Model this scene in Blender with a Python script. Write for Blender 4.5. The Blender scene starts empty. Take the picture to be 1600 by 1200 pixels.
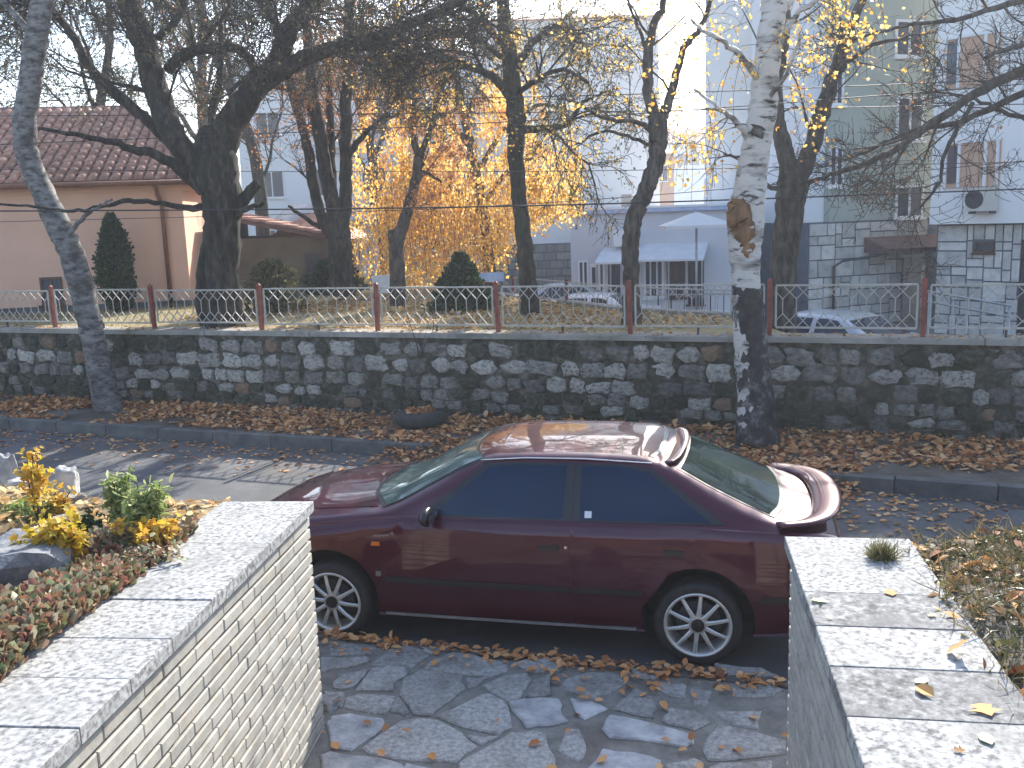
import bpy, bmesh, math, random
import numpy as np
from mathutils import Vector, Matrix
from mathutils.bvhtree import BVHTree
from math import radians, sin, cos, pi, atan2, sqrt, tan
random.seed(7)
R = np.random.RandomState(11)
SC = bpy.context.scene
COL = SC.collection

# ------------------------------------------------------------------ camera, sky, sun, exposure
F, CH, PITCH, ROLL = 1500.0, 2.8, radians(10), radians(2.0)
cf = np.array([0, cos(PITCH), -sin(PITCH)]); r0 = np.array([1., 0, 0]); u0 = np.cross(r0, cf)
cr = cos(ROLL)*r0 - sin(ROLL)*u0; cu = sin(ROLL)*r0 + cos(ROLL)*u0
CAMP = np.array([0, 0, CH])
cam = bpy.data.objects.new('camera', bpy.data.cameras.new('camera')); COL.objects.link(cam)
cam.data.sensor_width = 36; cam.data.lens = F/1600*36; cam.data.clip_end = 2000; cam.data.clip_start = .05
m = Matrix.Identity(4)
for i in range(3):
    m[i][0] = cr[i]; m[i][1] = cu[i]; m[i][2] = -cf[i]; m[i][3] = CAMP[i]
cam.matrix_world = m
SC.camera = cam
SUN_AZ, SUN_EL = radians(24), radians(30)
W = bpy.data.worlds.new('World'); SC.world = W; W.use_nodes = True
nt = W.node_tree
bg = nt.nodes['Background']
sky = nt.nodes.new('ShaderNodeTexSky'); sky.sky_type = 'NISHITA'; sky.sun_disc = False
sky.sun_elevation = SUN_EL; sky.sun_rotation = SUN_AZ; sky.air_density = 1.0; sky.dust_density = 1.5; sky.ozone_density = 1.5
nt.links.new(sky.outputs[0], bg.inputs[0]); bg.inputs[1].default_value = 0.15
sl = bpy.data.lights.new('sun', 'SUN'); sl.energy = 4.4; sl.angle = radians(0.5); sl.color = (1, .95, .86)
so = bpy.data.objects.new('sun', sl); COL.objects.link(so)
sd = Vector((sin(SUN_AZ)*cos(SUN_EL), cos(SUN_AZ)*cos(SUN_EL), sin(SUN_EL)))
so.rotation_euler = sd.to_track_quat('Z', 'Y').to_euler(); so.location = (20, 40, 40)
SC.view_settings.view_transform = 'Standard'; SC.view_settings.look = 'None'
SC.view_settings.exposure = 1.5; SC.view_settings.gamma = 1; SC.view_settings.use_curve_mapping = False

def ray(px, py): return cf + cr*(px-800)/F + cu*(600-py)/F
def onz(px, py, z=0.):
    d = ray(px, py); return CAMP + d*((z-CH)/d[2])
def ony(px, py, y):
    d = ray(px, py); return CAMP + d*(y/d[1])
def onp(px, py, p0, n):
    d = ray(px, py); n = np.array(n, float); return CAMP + d*(np.dot(np.array(p0)-CAMP, n)/np.dot(d, n))

# ------------------------------------------------------------------ materials
def mat(name, cols, scale=8, rough=.8, bump=.0, bscale=None, metal=0, coat=0, rand=0., stretch=(1, 1, 1), transl=0, spec=.5,
        detail=6, dark=None, alpha=None, seed4=True, contrast=(.35, .65), coords='Object'):
    """procedural surface: noise mixed colours, optional second dirt layer, bump, per-object variation"""
    M = bpy.data.materials.new(name); M.use_nodes = True
    t = M.node_tree; N = t.nodes; L = t.links
    p = N['Principled BSDF']; out = N['Material Output']
    tc = N.new('ShaderNodeTexCoord'); mp = N.new('ShaderNodeMapping'); mp.inputs['Scale'].default_value = stretch
    L.new(tc.outputs[coords], mp.inputs[0])
    oi = N.new('ShaderNodeObjectInfo'); mu = N.new('ShaderNodeMath'); mu.operation = 'MULTIPLY'; mu.inputs[1].default_value = 50
    L.new(oi.outputs['Random'], mu.inputs[0])
    def noise(sc, det=detail):
        n = N.new('ShaderNodeTexNoise'); n.noise_dimensions = '4D'; n.inputs['Scale'].default_value = sc
        n.inputs['Detail'].default_value = det; n.inputs['Roughness'].default_value = .62
        L.new(mp.outputs[0], n.inputs['Vector']); L.new(mu.outputs[0], n.inputs['W']); return n
    n1 = noise(scale)
    rp = N.new('ShaderNodeValToRGB'); L.new(n1.outputs['Fac'], rp.inputs[0])
    els = rp.color_ramp.elements
    lo, hi = contrast
    k = len(cols)
    els[0].position = lo; els[0].color = (*cols[0], 1); els[1].position = hi; els[1].color = (*cols[-1], 1)
    for i in range(1, k-1):
        e = els.new(lo+(hi-lo)*i/(k-1)); e.color = (*cols[i], 1)
    c = rp.outputs[0]
    if dark:
        dcol, dscale, amt = dark
        n2 = noise(dscale, 4); r2 = N.new('ShaderNodeValToRGB'); L.new(n2.outputs['Fac'], r2.inputs[0])
        r2.color_ramp.elements[0].position = .5; r2.color_ramp.elements[1].position = .66
        r2.color_ramp.elements[1].color = (amt, amt, amt, 1)
        mx = N.new('ShaderNodeMixRGB'); L.new(r2.outputs[0], mx.inputs[0]); L.new(c, mx.inputs[1]); mx.inputs[2].default_value = (*dcol, 1)
        c = mx.outputs[0]
    if rand:
        h = N.new('ShaderNodeHueSaturation'); L.new(c, h.inputs['Color'])
        mr = N.new('ShaderNodeMapRange'); L.new(oi.outputs['Random'], mr.inputs[0]); mr.inputs[3].default_value = 1-rand; mr.inputs[4].default_value = 1+rand
        L.new(mr.outputs[0], h.inputs['Value']); c = h.outputs[0]
    L.new(c, p.inputs['Base Color'])
    p.inputs['Roughness'].default_value = rough; p.inputs['Metallic'].default_value = metal
    p.inputs['Specular IOR Level'].default_value = spec
    p.inputs['Coat Weight'].default_value = coat; p.inputs['Coat Roughness'].default_value = .03
    if bump:
        nb = noise(bscale or scale*3); b = N.new('ShaderNodeBump'); b.inputs['Strength'].default_value = 1
        b.inputs['Distance'].default_value = bump; L.new(nb.outputs['Fac'], b.inputs['Height']); L.new(b.outputs[0], p.inputs['Normal'])
    if transl:
        tr = N.new('ShaderNodeBsdfTranslucent'); L.new(c, tr.inputs[0]); ms = N.new('ShaderNodeMixShader'); ms.inputs[0].default_value = transl
        L.new(p.outputs[0], ms.inputs[1]); L.new(tr.outputs[0], ms.inputs[2]); L.new(ms.outputs[0], out.inputs[0])
    return M

def leafmat(name, cols, transl=.45, rough=.5):
    """leaf colours picked per leaf through a per-face colour value stored in the mesh attribute 'tint'"""
    M = bpy.data.materials.new(name); M.use_nodes = True
    t = M.node_tree; N = t.nodes; L = t.links; p = N['Principled BSDF']
    at = N.new('ShaderNodeAttribute'); at.attribute_name = 'tint'
    rp = N.new('ShaderNodeValToRGB'); L.new(at.outputs['Fac'], rp.inputs[0]); rp.color_ramp.interpolation = 'LINEAR'
    els = rp.color_ramp.elements; k = len(cols)
    els[0].position = 0; els[0].color = (*cols[0], 1); els[1].position = 1; els[1].color = (*cols[-1], 1)
    for i in range(1, k-1):
        e = els.new(i/(k-1)); e.color = (*cols[i], 1)
    L.new(rp.outputs[0], p.inputs['Base Color']); p.inputs['Roughness'].default_value = rough; p.inputs['Specular IOR Level'].default_value = .3
    tr = N.new('ShaderNodeBsdfTranslucent'); L.new(rp.outputs[0], tr.inputs[0]); ms = N.new('ShaderNodeMixShader'); ms.inputs[0].default_value = transl
    L.new(p.outputs[0], ms.inputs[1]); L.new(tr.outputs[0], ms.inputs[2]); L.new(ms.outputs[0], N['Material Output'].inputs[0])
    return M

MT = {}
def A(k, *a, **kw): MT[k] = mat(k, *a, **kw)
A('asphalt', [(.055, .058, .065), (.085, .087, .092), (.14, .135, .13)], 1.6, .85, .006, 90, dark=((.10, .08, .06), .55, .6), detail=10, contrast=(.3, .7))
A('kerb', [(.07, .07, .07), (.14, .135, .125)], 5, .9, .004, 40, rand=.15)
A('paving_mortar', [(.14, .132, .115), (.25, .235, .21)], 9, .95, .006, 60, dark=((.10, .07, .05), 3, .5))
A('flagstone', [(.20, .19, .18), (.31, .30, .28), (.42, .405, .38)], 38, .75, .012, 35, rand=.2, detail=12, dark=((.13, .11, .09), 5, .5))
A('flagstone_pale', [(.26, .26, .26), (.38, .38, .38), (.52, .51, .5)], 9, .75, .014, 30, rand=.1, detail=10)
A('verge_soil', [(.04, .032, .024), (.09, .07, .05), (.14, .11, .085)], 3, .95, .02, 20, dark=((.12, .12, .11), 1.2, .8))
A('park_soil', [(.17, .12, .05), (.26, .20, .10), (.22, .24, .09)], 1.3, .95, .02, 20, detail=9)
A('street', [(.13, .13, .135), (.2, .2, .2)], 1, .9)
A('far_ground', [(.12, .13, .08), (.18, .17, .12)], .02, .95)
A('hill_green', [(.05, .07, .04), (.10, .11, .07)], .03, .95)
A('wall_mortar', [(.020, .021, .011), (.075, .066, .046), (.19, .17, .14)], 7, .95, .05, 11, dark=((.015, .026, .008), 1.6, .8), detail=10)
A('stone_pale', [(.24, .22, .19), (.40, .365, .32), (.52, .48, .42)], 8, .85, .04, 14, rand=.3, dark=((.07, .07, .05), 6, .8))
A('stone_grey', [(.10, .093, .08), (.17, .155, .135), (.26, .24, .205)], 5, .9, .025, 12, rand=.3, dark=((.04, .05, .025), 3, .8))
A('stone_mossy', [(.02, .026, .012), (.045, .048, .028), (.10, .095, .085)], 5, .95, .025, 14, rand=.3)
A('stone_brown', [(.16, .10, .06), (.26, .17, .11)], 5, .9, .02, 12, rand=.2)
A('cap_concrete', [(.16, .155, .13), (.30, .28, .25), (.38, .36, .32)], 3, .9, .01, 30, dark=((.12, .12, .06), 1.5, .5))
A('fence_paint', [(.34, .31, .27), (.46, .43, .37)], 10, .6)
A('rust_paint', [(.16, .03, .022), (.26, .065, .04)], 12, .7, .002, 60)
A('brick_cream', [(.27, .255, .22), (.36, .34, .30), (.43, .41, .36)], 9, .8, .0012, 60, rand=.10, dark=((.46, .38, .28), 7, .35))
A('brick_joint', [(.045, .043, .04), (.09, .085, .08)], 12, .95, .004)
A('granite', [(.11, .11, .11), (.32, .32, .315), (.48, .48, .47)], 45, .85, .0015, 120, rand=.06, spec=.15, detail=5, dark=((.22, .22, .21), 3.5, .6))
A('granite_grey', [(.08, .08, .08), (.19, .19, .19), (.34, .34, .34)], 40, .85, .0015, 120, rand=.15, spec=.15, detail=5, dark=((.15, .15, .15), 3.0, .7))
A('rock_white', [(.14, .14, .145), (.34, .335, .33), (.50, .49, .48)], 7, .8, .02, 22, dark=((.12, .12, .13), 9, .6))
A('rock_dark', [(.09, .10, .12), (.16, .17, .19), (.26, .26, .27)], 12, .8, .012, 40)
MT['grass_mixed'] = leafmat('grass_mixed', [(.05, .07, .02), (.10, .09, .035), (.18, .13, .055), (.30, .22, .10)], .25)
A('bed_soil', [(.07, .045, .025), (.20, .15, .08), (.34, .27, .15)], 8, .95, .02, 40, detail=9)
A('bark_dark', [(.010, .009, .007), (.035, .029, .022), (.085, .07, .052)], 14, .95, .07, 16, stretch=(1, 1, .3), dark=((.03, .042, .018), 3, .6), contrast=(.38, .62))
A('bark_grey', [(.025, .021, .017), (.07, .058, .047), (.13, .11, .09)], 15, .95, .05, 20, stretch=(1, 1, .3), contrast=(.38, .62))
A('bark_birch', [(.03, .026, .022), (.42, .39, .35), (.55, .52, .48)], 5, .7, .006, 30, stretch=(1, 1, 3.2), contrast=(.36, .5), dark=((.035, .03, .025), 1.6, .9))
A('bark_birch_lean', [(.02, .018, .016), (.12, .112, .105), (.22, .21, .20)], 8, .75, .01, 30, stretch=(1, 1, 2.2), contrast=(.34, .56), dark=((.04, .035, .03), 2.2, .85))
A('birch_foot', [(.015, .013, .012), (.05, .045, .04), (.30, .28, .26)], 7, .95, .03, 18, contrast=(.35, .72))
A('birch_wound', [(.10, .05, .025), (.30, .16, .07)], 12, .9, .02, 30, stretch=(1, 1, .3))
A('twig', [(.03, .024, .018), (.07, .055, .04)], 4, .9)
A('twig_olive', [(.045, .04, .025), (.10, .09, .055)], 2, .9)
A('peach_wall', [(.68, .40, .28), (.74, .45, .32)], 1.2, .9, .001, 60)
A('olive_wall', [(.13, .10, .065), (.18, .14, .09)], 2, .9)
A('tile', [(.26, .12, .075), (.42, .21, .14), (.52, .31, .22)], 6, .7, .004, 30, rand=.25, dark=((.12, .08, .06), 5, .5))
A('tile_base', [(.12, .06, .045), (.18, .09, .07)], 6, .8)
A('gutter', [(.16, .06, .03), (.24, .10, .05)], 6, .5)
A('plinth', [(.08, .08, .09), (.13, .13, .14)], 4, .9)
A('wood_brown', [(.07, .035, .022), (.12, .06, .04)], 12, .6, stretch=(1, 1, .2))
A('white_wall', [(.82, .80, .78), (.87, .85, .83)], .4, .9, .002, 30)
A('pale_wall', [(.76, .76, .77), (.82, .82, .83)], .3, .9)
A('shop_wall', [(.56, .56, .59), (.63, .63, .65)], .6, .9)
A('green_wall', [(.34, .38, .34), (.42, .45, .40)], .5, .9, .001, 60)
A('white_trim', [(.72, .73, .75), (.80, .80, .80)], 5, .5)
A('blue_trim', [(.30, .38, .60), (.5, .58, .75)], 5, .4)
A('awning', [(.60, .62, .64), (.74, .75, .76)], 3, .7)
A('parasol_cloth', [(.80, .80, .80), (.84, .84, .84)], 3, .8, transl=.25)
A('cladding', [(.40, .38, .36), (.55, .53, .50), (.64, .61, .56)], 4, .85, .01, 20, rand=.2)
A('cladding_joint', [(.10, .12, .15), (.15, .17, .2)], 4, .9)
A('rough_stone', [(.22, .21, .19), (.34, .33, .30)], 3, .9, .02, 10, rand=.2)
A('canopy_brown', [(.10, .06, .055), (.17, .10, .09)], 6, .7)
A('orange_panel', [(.52, .32, .22), (.60, .38, .27)], 3, .8)
A('metal_grey', [(.30, .30, .30), (.42, .42, .42)], 10, .4, metal=.6)
A('dark_metal', [(.02, .02, .025), (.05, .05, .055)], 10, .5)
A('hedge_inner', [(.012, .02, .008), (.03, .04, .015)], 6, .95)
A('rubber', [(.012, .012, .013), (.025, .025, .027)], 25, .75, .002, 60)
A('tyre_old', [(.02, .02, .021), (.05, .048, .045)], 12, .85, .004, 40)
A('car_paint', [(.050, .002, .011), (.064, .004, .017)], 3, .36, metal=.3, coat=.9, spec=.15)
A('car_dark', [(.008, .008, .01), (.014, .014, .016)], 10, .5)
A('car_trim', [(.012, .011, .013), (.02, .018, .02)], 10, .35)
A('car_rim', [(.58, .58, .57), (.68, .68, .66)], 8, .3, metal=.5)
A('amber', [(.55, .12, .015), (.7, .18, .02)], 20, .25)
A('red_lens', [(.30, .01, .01), (.38, .02, .02)], 20, .2)
A('chrome', [(.6, .6, .6), (.7, .7, .7)], 8, .15, metal=1)
A('sticker', [(.6, .6, .6), (.75, .75, .75)], 8, .6)
A('paint_white', [(.66, .67, .70), (.70, .71, .73)], 3, .3, coat=.6)
A('paint_silver', [(.40, .42, .46), (.46, .48, .52)], 3, .3, coat=.6, metal=.2)
A('paint_blue', [(.07, .09, .14), (.09, .11, .17)], 3, .3, coat=.6)
A('wire', [(.02, .02, .025), (.03, .03, .035)], 3, .6)
A('porcelain', [(.55, .52, .46), (.6, .58, .52)], 3, .5)
def glass_mat(name, col, rough=.03, spec=.7):
    M = mat(name, [col, tuple(c*1.3 for c in col)], 2, rough, spec=spec); return M
MT['car_glass'] = glass_mat('car_glass', (.003, .016, .040), .03, .35)
MT['car_glass_light'] = glass_mat('car_glass_light', (.05, .08, .075), .06, 1)
MT['car_glass_rear'] = glass_mat('car_glass_rear', (.016, .03, .025), .05, .9)
MT['window_glass'] = glass_mat('window_glass', (.05, .06, .085), .12, .5)
MT['leaf_yellow'] = leafmat('leaf_yellow', [(.72, .32, .06), (.90, .52, .10), (.95, .66, .17), (.95, .78, .38)], .65)
MT['leaf_rust'] = leafmat('leaf_rust', [(.28, .12, .05), (.50, .23, .09), (.68, .36, .16)], .5)
MT['leaf_litter'] = leafmat('leaf_litter', [(.18, .07, .035), (.46, .19, .07), (.64, .31, .12), (.72, .46, .24)], .15, .8)
MT['leaf_dry'] = leafmat('leaf_dry', [(.22, .11, .045), (.50, .27, .10), (.66, .42, .18), (.70, .54, .30)], .2, .8)
MT['leaf_olive'] = leafmat('leaf_olive', [(.07, .075, .03), (.13, .13, .055), (.22, .19, .09)], .4)
MT['leaf_dark'] = leafmat('leaf_dark', [(.015, .035, .012), (.03, .06, .02), (.06, .10, .03)], .2)
MT['leaf_green'] = leafmat('leaf_green', [(.10, .17, .05), (.22, .30, .09), (.42, .45, .20)], .4)
MT['leaf_lime'] = leafmat('leaf_lime', [(.30, .26, .03), (.55, .42, .05), (.66, .36, .05), (.5, .5, .12)], .45)
MT['leaf_sedum'] = leafmat('leaf_sedum', [(.12, .18, .08), (.22, .14, .07), (.34, .15, .11), (.44, .30, .20), (.28, .33, .18), (.5, .42, .3)], .25)
MT['grass_dry'] = leafmat('grass_dry', [(.20, .15, .05), (.35, .27, .12), (.5, .42, .24), (.14, .16, .04)], .3)

# ------------------------------------------------------------------ object helpers
def clean(me): me.validate(); me.update()
def newobj(name, me, parent=None, label=None, cat=None, group=None, kind=None):
    o = bpy.data.objects.new(name, me); COL.objects.link(o)
    if parent is not None:
        o.parent = parent
    for k, v in (('label', label), ('category', cat), ('group', group), ('kind', kind)):
        if v: o[k] = v
    return o
def thing(name, label, cat, loc=(0, 0, 0), rz=0, group=None):
    o = newobj(name, None, None, label, cat, group); o.location = loc; o.rotation_euler = (0, 0, rz); o.empty_display_size = .2
    return o
def wpart(name, me, parent, **kw):
    """a part whose mesh is in world coordinates"""
    o = newobj(name, me, parent, **kw)
    if parent is not None:
        mw = Matrix.Translation(parent.location) @ Matrix.Rotation(parent.rotation_euler[2], 4, 'Z') if parent.parent is None else Matrix.Identity(4)
        p = parent
        if parent.parent is None: o.matrix_parent_inverse = mw.inverted()
    return o
def mesh(name, V, Fc, m, smooth=False, tint=None):
    me = bpy.data.meshes.new(name)
    if isinstance(Fc, np.ndarray):
        V = np.asarray(V, np.float32); n, k = Fc.shape
        me.vertices.add(len(V)); me.vertices.foreach_set('co', V.ravel())
        me.loops.add(n*k); me.loops.foreach_set('vertex_index', Fc.astype(np.int32).ravel())
        me.polygons.add(n); me.polygons.foreach_set('loop_start', np.arange(0, n*k, k, dtype=np.int32))
        me.polygons.foreach_set('loop_total', np.full(n, k, np.int32))
        me.update(calc_edges=True)
    else:
        me.from_pydata([tuple(v) for v in V], [], Fc); me.update()
    me.materials.append(MT[m] if isinstance(m, str) else m)
    if smooth: me.polygons.foreach_set('use_smooth', np.ones(len(me.polygons), bool))
    if tint is not None:
        a = me.attributes.new('tint', 'FLOAT', 'FACE'); a.data.foreach_set('value', np.asarray(tint, np.float32))
    return me
class MB:
    def __init__(s): s.v = []; s.f = []
    def add(s, V, Fc):
        b = len(s.v); s.v += [tuple(v) for v in V]; s.f += [tuple(i+b for i in f) for f in Fc]; return s
    def box(s, x0, x1, y0, y1, z0, z1):
        V = [(x, y, z) for z in (z0, z1) for y in (y0, y1) for x in (x0, x1)]
        return s.add(V, [(0, 2, 3, 1), (4, 5, 7, 6), (0, 1, 5, 4), (2, 6, 7, 3), (0, 4, 6, 2), (1, 3, 7, 5)])
    def prism(s, poly, z0, z1, bev=0):
        n = len(poly)
        if bev:
            c = np.mean(np.array(poly), 0); ins = []
            for p in poly:
                d = c-np.array(p); ins.append(tuple(np.array(p)+d/np.linalg.norm(d)*bev))
            V = [(*p, z0) for p in poly]+[(*p, z1-bev*.6) for p in poly]+[(*p, z1) for p in ins]
            Fc = [tuple(range(n-1, -1, -1)), tuple(range(2*n, 3*n))]
            for k in (0, n):
                Fc += [(i+k, (i+1) % n+k, (i+1) % n+n+k, i+n+k) for i in range(n)]
        else:
            V = [(*p, z0) for p in poly]+[(*p, z1) for p in poly]
            Fc = [tuple(range(n-1, -1, -1)), tuple(range(n, 2*n))]+[(i, (i+1) % n, (i+1) % n+n, i+n) for i in range(n)]
        return s.add(V, Fc)
    def bar(s, a, b, w, h=None, up=(0, 0, 1)):
        a = np.array(a, float); b = np.array(b, float); h = h or w
        d = b-a; d = d/np.linalg.norm(d); u = np.array(up, float)
        if abs(d@u) > .95: u = np.array([0, 1., 0])
        x = np.cross(d, u); x /= np.linalg.norm(x); y = np.cross(x, d)
        V = [p+x*sx*w/2+y*sy*h/2 for p in (a, b) for sy in (-1, 1) for sx in (-1, 1)]
        return s.add(V, [(0, 2, 3, 1), (4, 5, 7, 6), (0, 1, 5, 4), (2, 6, 7, 3), (0, 4, 6, 2), (1, 3, 7, 5)])
    def tube(s, pts, rad, k=8, cap=True):
        V, Fc = tube_arrays([(np.array(pts, float), np.full(len(pts), rad) if np.isscalar(rad) else np.array(rad, float))], k)
        Fc = [tuple(f) for f in Fc]
        if cap:
            n = len(V); Fc += [tuple(range(k))[::-1], tuple(range(n-k, n))]
        return s.add(V, Fc)
    def me(s, name, m, smooth=False): 
        me = mesh(name, s.v, s.f, m, smooth); return me
def tube_arrays(paths, k=5, rough=0.0):
    """paths: list of (pts (n,3), radii (n)) -> verts, quad faces; grouped so that equal lengths run together"""
    groups = {}
    for p, r in paths: groups.setdefault(len(p), []).append((p, r))
    VV = []; FF = []; base = 0
    ang = np.arange(k)*2*pi/k
    for n, lst in groups.items():
        P = np.array([p for p, _ in lst]); Rr = np.array([r for _, r in lst])
        T = np.gradient(P, axis=1); T /= np.linalg.norm(T, axis=2, keepdims=True)+1e-9
        ref = np.where(np.abs(T[..., 2:3]) > .9, np.array([1., 0, 0]), np.array([0, 0, 1.]))
        ref = np.where((np.abs(T[:, :1, 2:3]) > .75), np.array([1., .13, 0]), np.array([0, 0.1, 1.]))*np.ones_like(T)
        X = np.cross(T, ref); X /= np.linalg.norm(X, axis=2, keepdims=True)+1e-9; Y = np.cross(T, X)
        rr = Rr[:, :, None]*(np.ones(k)[None, None, :])
        if rough: rr = rr*(1+rough*(R.rand(*rr.shape)-.5)*2)
        V = P[:, :, None, :]+rr[..., None]*(X[:, :, None, :]*np.cos(ang)[None, None, :, None]+Y[:, :, None, :]*np.sin(ang)[None, None, :, None])
        N = len(lst)
        idx = np.arange(N*n*k).reshape(N, n, k)
        a = idx[:, :-1, :]; b = np.roll(idx, -1, 2)[:, :-1, :]; c = np.roll(idx, -1, 2)[:, 1:, :]; d = idx[:, 1:, :]
        FF.append(np.stack([a, b, c, d], -1).reshape(-1, 4)+base); VV.append(V.reshape(-1, 3)); base += N*n*k
    return np.concatenate(VV), np.concatenate(FF)

LEAF_SIMPLE = (np.array([(0, 0, 0), (.5, .32, .06), (1, 0, -.02), (.5, -.32, .06)]), np.array([(0, 1, 2, 3)]))
LEAF_FOLD = (np.array([(0, 0, 0), (.35, .30, .12), (.75, .24, .10), (1, 0, -.05), (.75, -.24, .10), (.35, -.30, .12)]),
             np.array([(0, 1, 2, 3), (0, 3, 4, 5)]))
LEAF_LOBED = (np.array([(0, 0, 0), (.10, .34, .05), (.42, .22, 0), (.5, .55, .1), (.68, .2, .02), (1, 0, -.08), (.68, -.2, .02), (.5, -.55, .1), (.42, -.22, 0), (.10, -.34, .05)]),
              np.array([(0, 1, 2, 2), (0, 2, 8, 9), (2, 3, 4, 4), (2, 4, 6, 8), (4, 5, 6, 6), (6, 7, 8, 8)]))
LEAF_NARROW = (np.array([(0, 0, 0), (.35, .16, .08), (.75, .12, .05), (1, 0, -.08), (.75, -.12, .05), (.35, -.16, .08)]), np.array([(0, 1, 2, 3), (0, 3, 4, 5)]))
BLADE = (np.array([(0, -.02, 0), (0, .02, 0), (.55, .016, .08), (.55, -.016, .08), (1, 0, -.02), (1, 0.004, -.02)]), np.array([(0, 1, 2, 3), (3, 2, 5, 4)]))
def leaves(P, size, template=LEAF_SIMPLE, flat=None, dirs=None, dirj=.6, sj=.35):
    """P (n,3) positions; flat: 0..1 lie on the ground; dirs: leaf axis; -> verts, faces, tint per face"""
    n = len(P); tv, tf = template
    tf = np.array([list(f) for f in tf])
    if dirs is None:
        d = R.randn(n, 3)
    else:
        d = dirs+R.randn(n, 3)*dirj
    nn = R.randn(n, 3)
    if flat is not None:
        d[:, 2] *= (1-flat); nn = nn*(1-flat)*.9+np.array([0, 0, 1.])
    d /= np.linalg.norm(d, axis=1, keepdims=True)+1e-9
    y = np.cross(nn, d); y /= np.linalg.norm(y, axis=1, keepdims=True)+1e-9; z = np.cross(d, y)
    s = size*(1+sj*(R.rand(n)*2-1))
    curl = (R.rand(n)*2.2-.4)
    V = P[:, None, :]+s[:, None, None]*(tv[None, :, 0:1]*d[:, None, :]+tv[None, :, 1:2]*y[:, None, :]+tv[None, :, 2:3]*curl[:, None, None]*z[:, None, :])
    k = len(tv)
    Fc = (tf[None]+(np.arange(n)*k)[:, None, None]).reshape(-1, tf.shape[1])
    return V.reshape(-1, 3), Fc, np.repeat(R.rand(n), len(tf))
def leafmesh(name, P, size, m, template=LEAF_SIMPLE, tint_center=None, **kw):
    V, Fc, t = leaves(P, size, template, **kw)
    if tint_center is not None: t = np.clip(tint_center+(t-.5)*.6, 0, 1)
    if template is LEAF_LOBED:   # mixed tris stored as python list
        fl = [tuple(dict.fromkeys(f)) for f in Fc.tolist()]
        return mesh(name, V, fl, m, tint=t)
    return mesh(name, V, Fc, m, tint=t)

# ------------------------------------------------------------------ terrain, road, kerbs
me = MB().box(-320, 320, -60, 450, -1.2, -.75).me('ground', 'far_ground'); newobj('ground', me, kind='structure')
def sheet(name, poly, z0, z1, m, **kw):
    return newobj(name, MB().prism(poly, z0, z1).me(name, m), kind='structure', **kw)
KF = [(-47, 30.5), (-7.44, 13.63), (-1.17, 11.11), (3.04, 9.28), (4.69, 8.52), (34, -5)]     # far kerb line
KN = [(-40, 18.3), (-1.344, 6.061), (1.534, 5.173), (30, -3.8)]                               # near kerb line
def wy(x): return 12.5-.375*x
sheet('road', KN+[(x, y+.02) for x, y in KF[::-1]], -.7, 0, 'asphalt')
# verge behind the far kerb
def offs(line, d): 
    out = []
    for i, (x, y) in enumerate(line):
        a = np.array(line[max(i-1, 0)]); b = np.array(line[min(i+1, len(line)-1)]); t = (b-a)/np.linalg.norm(b-a); n = np.array([-t[1], t[0]])
        out.append((x+n[0]*d, y+n[1]*d))
    return out
KF2 = offs(KF, .14)
sheet('verge', KF2+[(34, wy(34)+.1), (-47, wy(-47)+.1)], -.7, .135, 'verge_soil')
def kerb_run(name, line, s0, s1, w, z0, z1, step=.9, side=1):
    """kerb stones laid end to end along a polyline (arc length s0..s1)"""
    pts = np.array(line, float); seg = np.linalg.norm(np.diff(pts, axis=0), axis=1); cum = np.concatenate([[0], np.cumsum(seg)])
    def at(s): return np.array([np.interp(s, cum, pts[:, 0]), np.interp(s, cum, pts[:, 1])])
    root = newobj(name, None, kind='structure')
    s = s0; far = MB(); n = 0
    while s < s1:
        a = at(s+.006); b = at(min(s+step, s1)-.006); t = (b-a)/np.linalg.norm(b-a); nn = np.array([-t[1], t[0]])*side
        dz = random.uniform(-.008, .008)
        poly = [tuple(a), tuple(b), tuple(b+nn*w), tuple(a+nn*w)]
        if side < 0: poly = poly[::-1]
        mb = MB().prism(poly, z0, z1+dz, bev=.012)
        mid = (a+b)/2
        if abs(mid[0]) < 11: newobj('kerbstone', mb.me('kerbstone', 'kerb'), root); n += 1
        else: far.add(mb.v, mb.f)
        s += step
    if far.v: newobj('kerbstone', far.me('kerbstone', 'kerb'), root, kind='stuff')
    return root, cum
seg = np.linalg.norm(np.diff(np.array(KF), axis=0), axis=1); cumF = np.concatenate([[0], np.cumsum(seg)])
# left run ends by the leaf heap, right run starts beyond the car
xa = cumF[2]+.15; xb = cumF[3]-.2
kerb_run('far_kerb', KF, 0, xa, .14, -.3, .15)
kerb_run('far_kerb', KF, xb, cumF[-1], .14, -.3, .15)
# low ramp of earth where the kerb is missing
rp0 = np.array(KF[2]); rp1 = np.array(KF[3])
V = []; t = (rp1-rp0)/np.linalg.norm(rp1-rp0); nn = np.array([-t[1], t[0]])
for s in np.linspace(.05, np.linalg.norm(rp1-rp0)-.1, 24):
    for q, z in ((-.25, .004), (-.1, .05), (.05, .10), (.2, .142)):
        p = rp0+t*s+nn*(q+random.uniform(-.04, .04)); V.append((p[0], p[1], z+random.uniform(-.01, .01)*(z > .01)))
Fr = [(i*4+j, i*4+4+j, i*4+5+j, i*4+1+j) for i in range(23) for j in range(3)]
newobj('earth_ramp', mesh('earth_ramp', V, Fr, 'verge_soil', True), kind='structure')
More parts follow.
